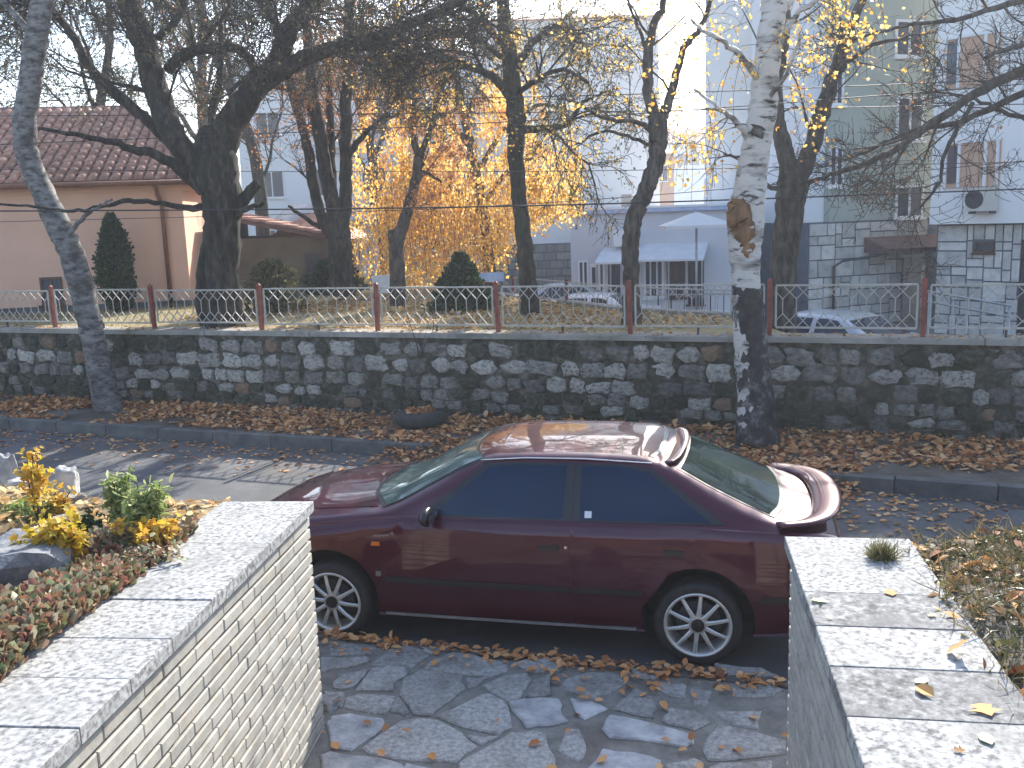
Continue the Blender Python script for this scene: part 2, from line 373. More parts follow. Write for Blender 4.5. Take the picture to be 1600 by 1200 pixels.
# near kerb and pavement between the two garden walls
KN2 = offs(KN, -.10)
kerb_run('near_kerb', KN, 0, 90, .10, -.3, .09, step=.8, side=-1)
sheet('pavement_bed', KN2[::-1]+[(-40, -6), (30, -14)], -.7, .086, 'paving_mortar')
pav = newobj('flagstone_pavement', None, kind='structure')
SA = [[(150,150),(300,140),(450,170),(400,215),(160,215)],[(95,240),(395,235),(400,262),(250,300),(100,330)],[(415,280),(540,180),(680,160),(800,205),(760,240),(690,295),(540,290)],
[(740,165),(850,165),(910,190),(820,205)],[(780,300),(820,255),(960,190),(1050,200),(1310,265),(1300,320),(1180,355),(960,330)],[(330,445),(430,310),(640,305),(660,330),(590,380),(560,450)],
[(170,400),(240,350),(400,320),(300,430),(200,440)],[(640,370),(740,325),(1015,360),(1030,440),(960,500),(810,610),(700,600),(615,480)],[(110,455),(240,460),(220,560),(170,555),(115,520)],
[(250,500),(400,475),(575,490),(500,600),(440,600),(245,565)],[(600,495),(670,590),(640,620),(555,590),(555,530)],[(130,660),(160,625),(280,605),(480,635),(500,660),(440,740),(290,840),(160,820)],
[(380,820),(620,650),(740,635),(850,645),(1000,720),(1110,815),(970,915),(760,905),(420,860)],[(860,620),(1150,480),(1230,490),(1320,570),(1340,690),(1260,735),(1000,680)],
[(1155,415),(1300,350),(1450,340),(1470,380),(1400,490),(1310,510)],[(1490,385),(1600,345),(1600,480),(1440,490)],[(1360,280),(1500,250),(1690,262),(1650,325),(1500,335)],
[(95,880),(150,855),(380,885),(610,935),(630,1010),(300,1060),(130,1000)],[(650,930),(970,965),(960,1130),(650,1130)],[(1010,930),(1340,740),(1490,730),(1560,760),(1620,900),(1640,1150),(1300,1200),(1010,1150)],
[(1050,745),(1270,750),(1150,805)],[(1045,370),(1190,365),(1130,405),(1060,430)]]
SB = [[(110,410),(150,360),(300,320),(530,340),(520,370),(420,450),(300,490)],[(170,490),(280,500),(405,555),(260,620),(200,560)],[(400,650),(430,600),(700,650),(950,725),(950,780),(900,800),(600,750),(430,740)],
[(440,560),(590,430),(690,480),(720,560),(700,610),(560,590)],[(690,400),(760,385),(910,395),(905,485),(800,470)],[(770,600),(790,550),(960,570),(1060,640),(960,690),(800,650)],
[(930,420),(1080,440),(1050,540),(960,520)],[(1185,440),(1210,395),(1450,400),(1530,430),(1460,470),(1230,475)],[(1090,575),(1390,570),(1370,680),(1200,650)],
[(1050,740),(1110,665),(1330,700),(1540,760),(1530,840),(1250,870),(1060,880)],[(90,810),(150,680),(220,680),(260,770),(250,860),(200,880)],
[(290,930),(380,810),(560,830),(740,880),(740,960),(700,1100),(290,1100)],[(1060,930),(1130,900),(1450,890),(1440,1050),(1060,1050)],[(780,905),(960,870),(1020,905),(1010,1000),(780,1000)],
[(1100,270),(1400,300),(1500,350),(1180,345)],[(560,300),(760,320),(740,360),(600,350)],[(-20,490),(90,497),(100,560),(150,635),(0,665),(-110,680),(-200,570),(-215,515)]]
polys = []
for q in SA: polys.append([(480+a/4.21, 970+b/4.21) for a, b in q])
for q in SB: polys.append([(850+a/4.1, 970+b/4.1) for a, b in q])
pale = {17, 18, 11, 22+2, 22+11, 22+16, 22+1}
for i, q in enumerate(polys):
    pp = [onz(a, b, .1)[:2] for a, b in q]
    # chip the outline: add a jittered midpoint on every edge
    c = np.mean(pp, 0); pp = [c+(p_-c)*1.045 for p_ in pp]; out = []
    for k in range(len(pp)):
        a = pp[k]; b = pp[(k+1) % len(pp)]
        out.append(tuple(a)); mid = (a+b)/2+R.randn(2)*.010; out.append(tuple(mid))
    area = sum(out[k][0]*out[(k+1) % len(out)][1]-out[(k+1) % len(out)][0]*out[k][1] for k in range(len(out)))
    if area < 0: out = out[::-1]
    loc = np.array([c[0], c[1], 0]); loc_poly = [(x-c[0], y-c[1]) for x, y in out]
    o = newobj('flagstone', MB().prism(loc_poly, .04, random.uniform(.094, .106), bev=.012).me('flagstone', 'flagstone_pale' if i in pale else 'flagstone'), pav); o.location = loc
# nearer rows (mostly below the frame)
for j in range(5):
    for i in range(6):
        x = -1.0+i*.42+(j % 2)*.15; y = 4.12-j*.42
        if x > 1.05: continue
        q = [(x+dx*random.uniform(.14, .2), y+dy*random.uniform(.14, .2)) for dx, dy in ((-1, -.6), (-.3, -1), (.8, -1), (1, .2), (.5, 1), (-.8, .9))]
        c = np.mean(q, 0); o = newobj('flagstone', MB().prism([(a-c[0], b-c[1]) for a, b in q], .04, .10, bev=.012).me('flagstone', 'flagstone'), pav); o.location = (c[0], c[1], 0)

# park plateau behind the wall
edge = [tuple(onz(1150, 500, 1.2)[:2]), tuple(onz(985, 491, 1.2)[:2]), tuple(onz(870, 476, 1.2)[:2]), tuple(onz(760, 463, 1.2)[:2])]
PARK = [(-47, wy(-47)+.3), (edge[0][0]+.2, wy(edge[0][0]+.2)+.3)]+edge+[(-3, 40), (-60, 60)]
sheet('park_ground', PARK, -.7, 1.24, 'park_soil')
sheet('street', [(edge[0][0], wy(edge[0][0])+.36), (40, wy(40)+.36), (60, 40), (60, 120), (-60, 120), (-60, 60)]+[(-3, 40)]+[(a+.05, b+.02) for a, b in edge[::-1]][:3], -.74, -.6, 'street')
# hill and far ground
hx = np.linspace(-300, 300, 61); V = []; Fh = []
for x in hx:
    h = 13+8*sin(x*.013+1)+4*sin(x*.05)+2*sin(x*.13)
    for y, z in ((170, -1), (210, h*.55), (250, h*.9), (300, h), (420, h*1.1), (430, -1)): V.append((x, y, z+R.rand()*.8))
for i in range(60):
    for j in range(5): Fh.append((i*6+j, i*6+6+j, i*6+7+j, i*6+1+j))
newobj('hill', mesh('hill', V, Fh, 'hill_green', True), kind='structure')

# ------------------------------------------------------------------ stone retaining wall
WR = thing('stone_wall', 'long dark mossy rubble stone wall with a concrete cap, below the park fence', 'wall', (0, 12.5, 0), atan2(-.375, 1))
WL0, WL1 = -28., 16.
newobj('wall_core', MB().box(WL0, WL1, .03, .34, -.3, 1.2).me('wall_core', 'wall_mortar'), WR)
nx = 420; V = []; zs = np.linspace(.05, 1.2, 24)
for i in range(nx):
    for z in zs: V.append((WL0+(WL1-WL0)*i/(nx-1), .0+.05*(R.rand()-.65)+.012*sin(i*.7), z))
Fg = np.array([(i*24+j, i*24+24+j, i*24+25+j, i*24+1+j) for i in range(nx-1) for j in range(23)])
newobj('mortar_face', mesh('mortar_face', V, Fg, 'wall_mortar', True), WR, kind='stuff')
x = WL0; 
while x < WL1:
    L = random.uniform(1.2, 2.4); e = min(x+L, WL1)
    newobj('cap_slab', MB().prism([(x+.004, -.06+random.uniform(-.012, .012)), (e-.004, -.06+random.uniform(-.012, .012)), (e-.004, .36), (x+.004, .36)], 1.2, 1.268+random.uniform(-.005, .005), bev=.012).me('cap_slab', 'cap_concrete'), WR)
    x = e
def stone_mesh(m, seed):
    rr = random.Random(seed); n = rr.choice([7, 8, 9, 11]); V = []; 
    ang = [2*pi*(k+rr.uniform(-.25, .25))/n for k in range(n)]
    def sq(a, s):   # squarish outline
        c, s_ = cos(a), sin(a); q = max(abs(c), abs(s_))**.75; return c/q*s, s_/q*s
    rad = [rr.uniform(.36, .54) for _ in range(n)]
    for (dep, sc) in ((.12, 1.0), (-.008, 1.0), (-.038, .82)):
        for a, r in zip(ang, rad):
            x, z = sq(a, r*sc); V.append((x+rr.uniform(-.01, .01), dep+rr.uniform(-.008, .008), z+rr.uniform(-.01, .01)))
    V.append((0, -.05, 0))
    Fc = []
    for k in (0, n): Fc += [(i+k, (i+1) % n+k, (i+1) % n+n+k, i+n+k) for i in range(n)]
    Fc += [(2*n+i, 2*n+(i+1) % n, 3*n) for i in range(n)]
    return mesh('stone', V, Fc, m)
SM = {m: [stone_mesh(m, 10*i+hash_) for i in range(8)] for hash_, m in enumerate(('stone_pale', 'stone_grey', 'stone_mossy', 'stone_brown'))}
rows = [(.14, .10), (.27, .13), (.42, .16), (.60, .19), (.82, .23), (1.04, .21)]
cand = []
for z, h in rows:
    x = WL0
    while x < WL1:
        w = h*random.uniform(1.0, 1.9) if z > .35 else h*random.uniform(1.2, 2.4)
        pr = random.random()
        pp = {.14: .05, .27: .10, .42: .25, .60: .5, .82: .68, 1.04: .35}[z]
        if x > 4.2: pp *= .3
        if x < -6.5: pp *= .35
        m_ = 'stone_pale' if pr < pp else ('stone_grey' if pr < pp+.33 else ('stone_brown' if pr < pp+.37 else 'stone_mossy'))
        cand.append((x+w/2, z+random.uniform(-.02, .02), w*random.uniform(.9, 1.0), h*random.uniform(.85, 1.05), m_))
        x += w+random.uniform(.0, .03)
near = sorted(cand, key=lambda c: (abs(c[0]+1.2) > 8.6, -c[3]*c[2]))
farmb = {}
for i, (x, z, w, h, m_) in enumerate(near):
    if i < 298 and abs(x+1.2) <= 8.6:
        o = newobj('stone', random.choice(SM[m_]), WR); o.location = (x, random.uniform(-.012, .012), z); o.scale = (w*1.14, 1, h*1.14); o.rotation_euler = (0, random.uniform(-.12, .12), 0)
    else:
        src = random.choice(SM[m_]); mb = farmb.setdefault(m_, MB())
        mb.add([(v.co.x*w*1.05+x, v.co.y, v.co.z*h*1.05+z) for v in src.vertices], [tuple(p.vertices) for p in src.polygons])
for m_, mb in farmb.items(): newobj('small_stones', mb.me('small_stones', m_), WR, kind='stuff')

# moss tufts and small weeds clinging to the wall
R.seed(41); n = 5200; xs_ = R.uniform(-9, 8, n); zs_ = R.rand(n)**1.5*1.15+.1
kp_ = np.array([mn0 for mn0 in (np.sin(xs_*1.7)+np.sin(xs_*4.3+zs_*5)+np.sin(zs_*9+xs_)*.8)]) > .55-(zs_ < .4)*.9
P = np.column_stack([xs_, np.full(n, -.03)-.02*R.rand(n), zs_])[kp_]
newobj('wall_moss', leafmesh('wall_moss', P, .035, 'leaf_dark', LEAF_SIMPLE), WR, kind='stuff')
# ------------------------------------------------------------------ park fence
wt = np.array([1, -.375])/sqrt(1+.375**2)
pn = np.array([.375, 1, 0]); ppx = [(83, 515), (240, 516), (408, 516), (590, 520), (779, 522), (986, 521), (1205, 519), (1446, 523)]
ps = [float(np.dot(onp(a, b, (0, 12.55, 0), pn)[:2]-np.array([0, 12.55]), wt)) for a, b in ppx]
ps = [ps[0]-2.0*k for k in range(5, 0, -1)]+ps+[ps[-1]+1.7*k for k in (1, 2, 3, 4)]
FR = thing('park_fence', 'cream metal lattice fence with rust red posts on top of the stone wall', 'fence', (0, 12.62, 1.265), atan2(-.375, 1))
lat_mesh = {}
def fence_panel(root, x0, x1, z0, z1, y=0, m='fence_paint', bars=True, pit=.155):
    mb = MB(); w = .022
    for z in (z0, z1): mb.box(x0, x1, y-w/2, y+w/2, z-w/2, z+w/2)
    for x in (x0, x1): mb.box(x-w/2, x+w/2, y-w/2+.001, y+w/2-.001, z0+w/2, z1-w/2)
    fr = newobj('panel_frame', mb.me('panel_frame', m), root)
    lb = MB(); n = max(3, int(round((x1-x0)/pit))); p = (x1-x0)/n; H = z1-z0; za = z0+H*.33; zb = z0+H*.68; b = .010
    for i in range(n):
        xc = x0+p*(i+.5); lb.bar((xc, y, za), (xc, y, zb), b)
        for s in (-1, 1):
            xt = xc+s*p*.98
            for zq, ze, k in ((zb, z1, 1), (za, z0, -1)):
                xe = min(max(xt, x0), x1); f = abs(xe-xc)/(p*.98)
                lb.bar((xc, y+.004*s, zq), (xe, y+.004*s, zq+(ze-zq)*f), b)
    newobj('lattice', lb.me('lattice', m), fr)
postm = MB().box(-.026, .026, -.026, .026, 0, .655).add([(-.03, -.03, .655), (.03, -.03, .655), (.03, .03, .655), (-.03, .03, .655), (0, 0, .69)], [(0, 1, 4), (1, 2, 4), (2, 3, 4), (3, 0, 4), (3, 2, 1, 0)]).me('post', 'rust_paint')
for i, s in enumerate(ps):
    o = newobj('post', postm, FR); o.location = (s, random.uniform(-.01, .01), 0); o.rotation_euler = (random.uniform(-.02, .02), random.uniform(-.03, .02), 0)
    if i < len(ps)-1:
        fence_panel(FR, s+.07, ps[i+1]-.07, .10+random.uniform(-.01, .01), .60+random.uniform(-.012, .012))
        mid = (s+ps[i+1])/2
        newobj('panel_foot', MB().box(mid-.012, mid+.012, -.012, .012, 0, .088).me('panel_foot', 'dark_metal'), FR)
# rear fence along the park edge
RF = thing('rear_fence', 'lower far fence with short red posts along the back edge of the park', 'fence', (edge[0][0], edge[0][1], 1.24), 0)
o0 = np.array(edge[0]); line = [np.array(e) for e in edge]
tot = [0]+list(np.cumsum([np.linalg.norm(line[i+1]-line[i]) for i in range(3)]))
def ea(s): return np.array([np.interp(s, tot, [l[0] for l in line]), np.interp(s, tot, [l[1] for l in line])])-o0
kk = int(tot[-1]/1.9); mbp = MB().box(-.025, .025, -.025, .025, -.02, .42).me('post', 'rust_paint')
for i in range(kk+1):
    a = ea(i*1.9); o = newobj('post', mbp, RF); o.location = (a[0], a[1], 0)
    if i < kk:
        b = ea(i*1.9+1.9)
        mb = MB()
        for z in (.06, .38): mb.bar((a[0], a[1], z), (b[0], b[1], z), .02)
        for f in np.linspace(.04, .96, 14):
            q = a+(b-a)*f; mb.bar((q[0], q[1], .06), (q[0], q[1], .38), .009)
        newobj('railing', mb.me('railing', 'fence_paint'), RF)
# bright kerb slabs of the path behind the park edge
PK = newobj('park_edge_kerb', None, kind='structure')
s = 0
while s < tot[-1]-.2:
    a = ea(s)+o0; b = ea(s+.95)+o0; t = (b-a)/np.linalg.norm(b-a); n2 = np.array([-t[1], t[0]])
    if random.random() < .9: newobj('kerbstone', MB().prism([tuple(a+n2*.12), tuple(b+n2*.12), tuple(b-n2*.12), tuple(a-n2*.12)][::-1], 1.0, 1.30, bev=.01).me('kerbstone', 'cap_concrete'), PK)
    s += 1.0

# ------------------------------------------------------------------ foreground garden walls with brick facing and granite coping
def garden_wall(name, label, inner, side, joints, zc, core_w, ymin, slab_m, outer_w, zbase=.02):
    """inner: (x_at_far, y_far, slope dx/dy); side: -1 wall lies left of the path, +1 right"""
    xf, yf, sl = inner
    ang = math.atan(sl); root = thing(name, label, 'wall', (xf, yf, 0), -ang)
    # local frame: +y away from camera along the wall, x across; inner face at x=0, wall body towards side
    Lw = (yf-ymin)/cos(ang); s = side
    X = lambda a, b: (min(a*s, b*s), max(a*s, b*s))
    x0, x1 = X(.034, core_w); newobj('wall_core', MB().box(x0, x1, -Lw, -.03, -.3, zc-.075).me('wall_core', 'brick_joint'), root)
    # coping slabs
    prev = 0; 
    js = [(yf-j)/cos(ang) for j in joints]+[Lw]
    for j in js:
        x0, x1 = X(-.022, outer_w)
        mb = MB().prism([(x0, -j+.003), (x1, -j+.003), (x1, -prev-.003+(.02 if prev == 0 else 0)), (x0, -prev-.003+(.02 if prev == 0 else 0))], zc-.055, zc+random.uniform(-.002, .002), bev=.004)
        o = newobj('coping_slab', mb.me('coping_slab', slab_m[len(root.children) % len(slab_m)]), root); prev = j
    x0, x1 = X(.016, core_w); newobj('bed_course', MB().box(x0, x1, -Lw, -.012, zc-.075-.0, zc-.0555).me('bed_course', 'brick_cream'), root)
    # bricks on the inner face
    h = .051; pitch = .066; n = int((zc-.078-zbase)/pitch)
    faces = []
    for r_ in range(n):
        z = zc-.080-pitch*r_-h/2; y = -.0-random.choice([.0])
        while y > -Lw:
            L = random.choice([.27, .27, .14, .30, .20, .27]); e = max(y-L, -Lw)
            faces.append((y, e, z)); y = e
    faces.sort(key=lambda f: -f[0]); cnt = 0; rest = MB()
    for (a, b, z) in faces:
        a2, b2 = a-.0022, b+.0022; hh = h/2
        if a2-b2 < .02: continue
        dp = random.uniform(-.0015, .0015); x0, x1 = X(dp, .033)
        off = .0 if a != 0 else .003
        xi = x0 if s > 0 else x1  # exposed face x
        mb = MB(); xo = x1 if s > 0 else x0; bv = .004
        V = [(xo, b2, z-hh), (xo, a2, z-hh), (xo, a2, z+hh), (xo, b2, z+hh), (xi+bv*s, b2, z-hh), (xi+bv*s, a2, z-hh), (xi+bv*s, a2, z+hh), (xi+bv*s, b2, z+hh),
             (xi, b2+bv, z-hh+bv), (xi, a2-bv, z-hh+bv), (xi, a2-bv, z+hh-bv), (xi, b2+bv, z+hh-bv)]
        Fc = [(0, 1, 5, 4), (1, 2, 6, 5), (2, 3, 7, 6), (3, 0, 4, 7), (4, 5, 9, 8), (5, 6, 10, 9), (6, 7, 11, 10), (7, 4, 8, 11), (8, 9, 10, 11)]
        if s > 0: Fc = [f[::-1] for f in Fc]
        if cnt < 299:
            o = newobj('brick', MB().add([(p-xi, q-a2, w-z) for p, q, w in V], Fc).me('brick', 'brick_cream'), root); o.location = (xi, a2, z); cnt += 1
        else: rest.add(V, Fc)
    if rest.v: newobj('brick_rest', rest.me('brick_rest', 'brick_cream'), root, kind='stuff')
    # end face bricks (towards the street)
    for r_ in range(n):
        z = zc-.080-pitch*r_-h/2; x = .0 if r_ % 2 else .0
        for k in range(2):
            x0, x1 = X(.034+k*.2, .034+k*.2+.19)
            newobj('end_brick', MB().box(x0, x1, -.029, -.002, z-h/2, z+h/2).me('end_brick', 'brick_cream'), root)
    return root
garden_wall('garden_wall', 'cream brick garden wall with pale granite coping, beside the flower bed on the left', (-1.085, 4.84, .108), -1, [4.207, 3.554, 3.211, 2.912, 2.61, 2.3, 2.0, 1.7], 1.36, .44, .8, ['granite'], .47)
garden_wall('garden_wall', 'garden wall with leaf strewn granite coping at the right, by the red car tail', (1.20, 4.036, .170), 1, [3.426, 3.127, 2.828, 2.522, 2.2, 1.9, 1.6], 1.36, .46, .8, ['granite_grey', 'granite'], .50)

# ------------------------------------------------------------------ flower beds
def bed(name, poly_fn, x0, x1, y0, y1, zf, m='bed_soil', nx=60, ny=70):
    xs = np.linspace(0, 1, nx); ys = np.linspace(y0, y1, ny); V = []
    for y in ys:
        a, b = x0(y), x1(y)
        for t_ in xs:
            x = a+(b-a)*t_; V.append((x, y, zf(x, y)+.015*R.rand()))
    Fc = np.array([(j*nx+i, j*nx+i+1, j*nx+nx+i+1, j*nx+nx+i) for j in range(ny-1) for i in range(nx-1)])
    return newobj(name, mesh(name, V, Fc, m, True), kind='structure')
from mathutils import noise as mn
def zl(x, y):
    e = 1.0 if y < 5.05 else max(0, 1-(y-5.05)/.5)
    b = 1.30+.10*max(0, min(1, (-1.6-x)/1.2))+.05*mn.noise(Vector((x*2, y*2, 0)))
    return .05+(b-.05)*e**.6
xinL = lambda y: -1.085+.108*(y-4.84)-.45
bed('left_flower_bed', None, lambda y: -6., xinL, .8, 5.6, zl)
def zr_(x, y):
    xe = 1.20+.17*(y-4.036)+.48
    e = 1.0 if y < 3.98 else max(0, 1-(y-3.98)/.45)
    b = 1.32+.06*min(1, (x-xe)*1.2)+.05*mn.noise(Vector((x*2, y*2, 5)))
    return .05+(b-.05)*e**.6
xinR = lambda y: 1.20+.17*(y-4.036)+.48
bed('right_flower_bed', None, xinR, lambda y: 7., .8, 4.5, zr_, 'verge_soil')

# ------------------------------------------------------------------ trees
def path(pts, n=None, jit=0.0):
    """smooth Catmull-Rom through points"""
    P = np.array(pts, float); m_ = len(P)
    if m_ == 2: P = np.array([P[0], (P[0]+P[1])/2, P[1]]); m_ = 3
    Q = np.vstack([2*P[0]-P[1], P, 2*P[-1]-P[-2]]); out = []
    n = n or (m_-1)*5
    for u in np.linspace(0, m_-1-1e-6, n):
        i = int(u); t = u-i; p0, p1, p2, p3 = Q[i:i+4]
        out.append(.5*((2*p1)+(-p0+p2)*t+(2*p0-5*p1+4*p2-p3)*t*t+(-p0+3*p1-3*p2+p3)*t**3))
    out = np.array(out)
    if jit: out[1:-1] += R.randn(n-2, out.shape[1])*jit
    return out
def limb(px, Y, jit=.01):
    """px: list of (px,py,width_px[,dY]) at distance Y -> pts, radii"""
    P = []; Rd = []
    for q in px:
        d = Y+(q[3] if len(q) > 3 else 0); P.append(ony(q[0], q[1], d)); Rd.append(q[2]/2/F*d)
    arr = np.column_stack([np.array(P), np.array(Rd)])
    pp = path(arr, n=max(8, (len(px)-1)*6)); pts = pp[:, :3].copy(); pts[1:-1] += R.randn(len(pts)-2, 3)*jit
    return pts, np.maximum(pp[:, 3], .004)
def sprout(paths, n, l0, l1, ang=(.5, 1.1), up=.0, wob=.25, npts=6, t0=.15, rs=.45, rmin=.003, fwd=None):
    """random side branches from every path"""
    out = []
    for P, Rd in paths:
        L = np.linalg.norm(np.diff(P, axis=0), axis=1).sum()
        k = n if isinstance(n, int) else R.poisson(max(.3, n*L))
        for _ in range(k):
            u = t0+(1-t0)*R.rand(); i = min(int(u*(len(P)-1)), len(P)-2); f = u*(len(P)-1)-i
            p = P[i]*(1-f)+P[i+1]*f; r = Rd[i]*(1-f)+Rd[i+1]*f
            d = P[i+1]-P[i]; d = d/(np.linalg.norm(d)+1e-9); a = R.uniform(*ang)
            q = R.randn(3); q -= d*(q@d); q /= np.linalg.norm(q)
            d = d*cos(a)+q*sin(a); ln = R.uniform(l0, l1)*(1.15-.6*u)
            pts = [p]; step = ln/(npts-1)
            for j in range(npts-1):
                d = d+R.randn(3)*wob+np.array([0, 0, up])*(1 if up > 0 else (j+1)/2.); d /= np.linalg.norm(d); p = p+d*step; pts.append(p)
            rr = max(rmin*1.2, min(r*rs, ln*.018)); out.append((np.array(pts), np.linspace(rr, rmin, npts)))
    return out
def tree(name, label, limbs, base, bark, twigm, spec, group=None, trunk_k=12, rough=.07, leafspec=None, sub=None, seed=0, cat='tree'):
    """limbs: list of (pts, radii), the first is the trunk; spec: list of sprout kwargs; leafspec: (count per m, size, mat, template, kw)"""
    R.seed(seed)
    root = thing(name, label, cat, base, 0, group)
    V, Fc = tube_arrays([limbs[0]], trunk_k, rough); wpart('trunk', mesh('trunk', V, Fc, bark, True), root)
    for l in limbs[1:]:
        V, Fc = tube_arrays([l], 9, rough); wpart('limb', mesh('limb', V, Fc, bark, True), root)
    src = limbs if sub is None else [limbs[i] for i in sub]
    lv = src; allp = []
    for i, sp in enumerate(spec):
        lv = sprout(lv, **sp); allp.append(lv)
    for i, l in enumerate(allp):
        if l:
            V, Fc = tube_arrays(l, 5 if i == 0 else 3); wpart('branches' if i < len(allp)-1 else 'twigs', mesh('twigs', V, Fc, bark if i == 0 else twigm, i == 0), root, kind='stuff')
    if leafspec:
        for (lvl, n, size, lm, tmpl, kw) in leafspec:
            src = allp[lvl]
            if not src: continue
            P = np.concatenate([p[0] for p in src]); T = R.randint(0, len(P)-1, n)
            f = R.rand(n, 1); n_ = min(len(P)-1, 10**9)
            pos = P[T]+R.randn(n, 3)*kw.get('spread', .03)
            k2 = {a: b for a, b in kw.items() if a != 'spread'}
            wpart('foliage', leafmesh('foliage', pos, size, lm, tmpl, **k2), root, kind='stuff')
    return root, allp

# depth of the park trees from their base pixels on the park ground
def dep(px, py, z=1.24): return float(onz(px, py, z)[1])
# 1 big dark forked tree
Y = dep(350, 512); oak = [
 limb([(352, 522, 66), (350, 470, 54), (348, 400, 54), (346, 330, 58), (340, 270, 66), (334, 230, 62), (332, 215, 48)], Y),
 limb([(322, 300, 26), (296, 250, 34), (266, 200, 38), (245, 140, 38, .2), (228, 80, 36, .3), (204, 10, 34, .4), (182, -80, 26, .5), (160, -200, 16, .5)], Y-.1),
 limb([(338, 250, 44), (362, 190, 44), (395, 140, 38), (430, 105, 34, -.1), (452, 50, 28, -.3), (490, 0, 25, -.4), (530, -70, 18, -.5), (560, -180, 12, -.5)], Y),
 limb([(400, 138, 30), (460, 98, 26, -.2), (520, 76, 22, -.4), (580, 62, 20, -.5), (640, 38, 17, -.6), (700, 10, 13, -.7), (760, -20, 9, -.8)], Y),
 limb([(310, 290, 20), (260, 250, 16, -.4), (200, 230, 12, -.8), (140, 215, 8, -1.2), (60, 200, 5, -1.5)], Y),
 limb([(280, 232, 24), (232, 190, 18), (185, 150, 17), (140, 105, 15, .2), (110, 50, 13, .3), (70, 0, 11, .4), (40, -60, 8, .4)], Y),
 limb([(326, 322, 13, -.1), (290, 325, 10, -.3), (250, 318, 8, -.5), (205, 314, 8, -.7), (160, 322, 6, -.8), (110, 330, 5, -1), (40, 322, 4, -1.2), (-40, 318, 3, -1.3)], Y),
 limb([(362, 335, 26), (382, 308, 20), (402, 287, 15)], Y),
 limb([(262, 110, 18), (290, 85, 17, .1), (330, 76, 16, .1), (375, 78, 15, .1), (405, 118, 13)], Y+.1),
 limb([(336, 220, 18), (332, 170, 13, .4), (346, 110, 10, .6), (345, 40, 8, .8)], Y),
 limb([(248, 60, 12), (280, 20, 10, .3), (300, -30, 8, .5)], Y), limb([(452, 60, 12), (420, 20, 10, .3), (410, -40, 7, .5)], Y),
 limb([(362, 345, 14), (385, 326, 9, -.2), (410, 318, 6, -.4)], Y),
 limb([(326, 505, 30, .1), (318, 470, 26, .1), (324, 400, 26, .1), (336, 330, 20)], Y+.35)]
tree('bare_tree', 'biggest dark tree, thick forked trunk in front of the peach house, behind the fence', oak, tuple(onz(352, 512, 1.24)), 'bark_dark', 'twig',
 [dict(n=3.6, l0=.8, l1=2.4, ang=(.5, 1.1), up=.05, wob=.2, npts=7, rs=.5, rmin=.008, t0=.3), dict(n=7., l0=.4, l1=1.3, up=.03, wob=.25, npts=5, rmin=.005, t0=.1), dict(n=20., l0=.15, l1=.6, wob=.3, npts=4, rmin=.0045, t0=.05)],
 sub=[1, 2, 3, 5, 8, 9, 10, 11], seed=3, leafspec=[(2, 9000, .05, 'leaf_olive', LEAF_SIMPLE, {})])
# 2 leaning birch in the verge, left
Y = float(onz(165, 640, .14)[1]); lb_ = [
 limb([(172, 648, 46), (160, 600, 40), (150, 545, 36), (132, 470, 38), (112, 400, 38), (88, 345, 38), (62, 290, 34), (42, 240, 34), (38, 190, 34), (46, 140, 33), (52, 90, 33), (62, 30, 32), (72, -40, 30), (84, -160, 24), (90, -300, 16)], Y, .006),
 limb([(100, 375, 9), (125, 345, 7, -.2), (150, 325, 5, -.3), (175, 312, 4, -.4)], Y), limb([(60, 60, 12), (20, 20, 9), (-30, -40, 6)], Y), limb([(72, 0, 12), (110, -60, 9, .3), (150, -160, 6, .5)], Y)]
tree('birch_tree', 'slender leaning birch with grey bark growing on the leafy verge at the left', lb_, tuple(onz(172, 648, .14)), 'bark_birch_lean', 'twig',
 [dict(n=3, l0=.5, l1=1.3, ang=(.5, 1.2), up=-.04, wob=.2, npts=6, rs=.3, rmin=.004, t0=.62), dict(n=3., l0=.2, l1=.7, up=-.1, wob=.2, npts=4, rmin=.0025, t0=.1)], sub=[0, 2, 3], seed=5)
# 3 multi-stem tree
Y = dep(530, 470); ms = [limb([(534, 462, 42), (533, 420, 36), (532, 385, 38), (530, 365, 34)], Y),
 limb([(530, 380, 22), (505, 345, 18), (492, 300, 17), (482, 240, 16), (470, 190, 14, .2), (450, 120, 12, .4), (430, 40, 9, .6)], Y),
 limb([(530, 375, 26), (520, 320, 24), (508, 260, 22), (498, 200, 20), (488, 140, 17, -.2), (480, 60, 13, -.3), (470, -60, 9, -.4)], Y),
 limb([(535, 375, 24), (540, 310, 20), (540, 250, 19), (540, 180, 18), (543, 100, 17), (545, 20, 14), (548, -80, 9)], Y),
 limb([(520, 300, 14), (518, 240, 12, .3), (515, 170, 11, .4), (512, 80, 8, .5)], Y),
 limb([(541, 250, 12), (560, 220, 9, -.2), (585, 195, 6, -.4), (610, 180, 4, -.5)], Y), limb([(500, 355, 8), (470, 335, 6, -.3), (450, 322, 4, -.4)], Y)]
tree('bare_tree', 'tree with four steep dark stems from one low trunk, right of the pavilion', ms, tuple(onz(534, 462, 1.24)), 'bark_dark', 'twig',
 [dict(n=2.2, l0=.6, l1=1.8, ang=(.35, .9), up=.08, wob=.16, npts=6, rs=.4, rmin=.006, t0=.35), dict(n=6., l0=.3, l1=1.1, up=-.02, wob=.22, npts=5, rmin=.004, t0=.1), dict(n=8, l0=.15, l1=.5, wob=.3, npts=3, rmin=.0035)],
 sub=[1, 2, 3, 4, 5, 6], seed=6, leafspec=[(2, 5000, .06, 'leaf_rust', LEAF_SIMPLE, {})])
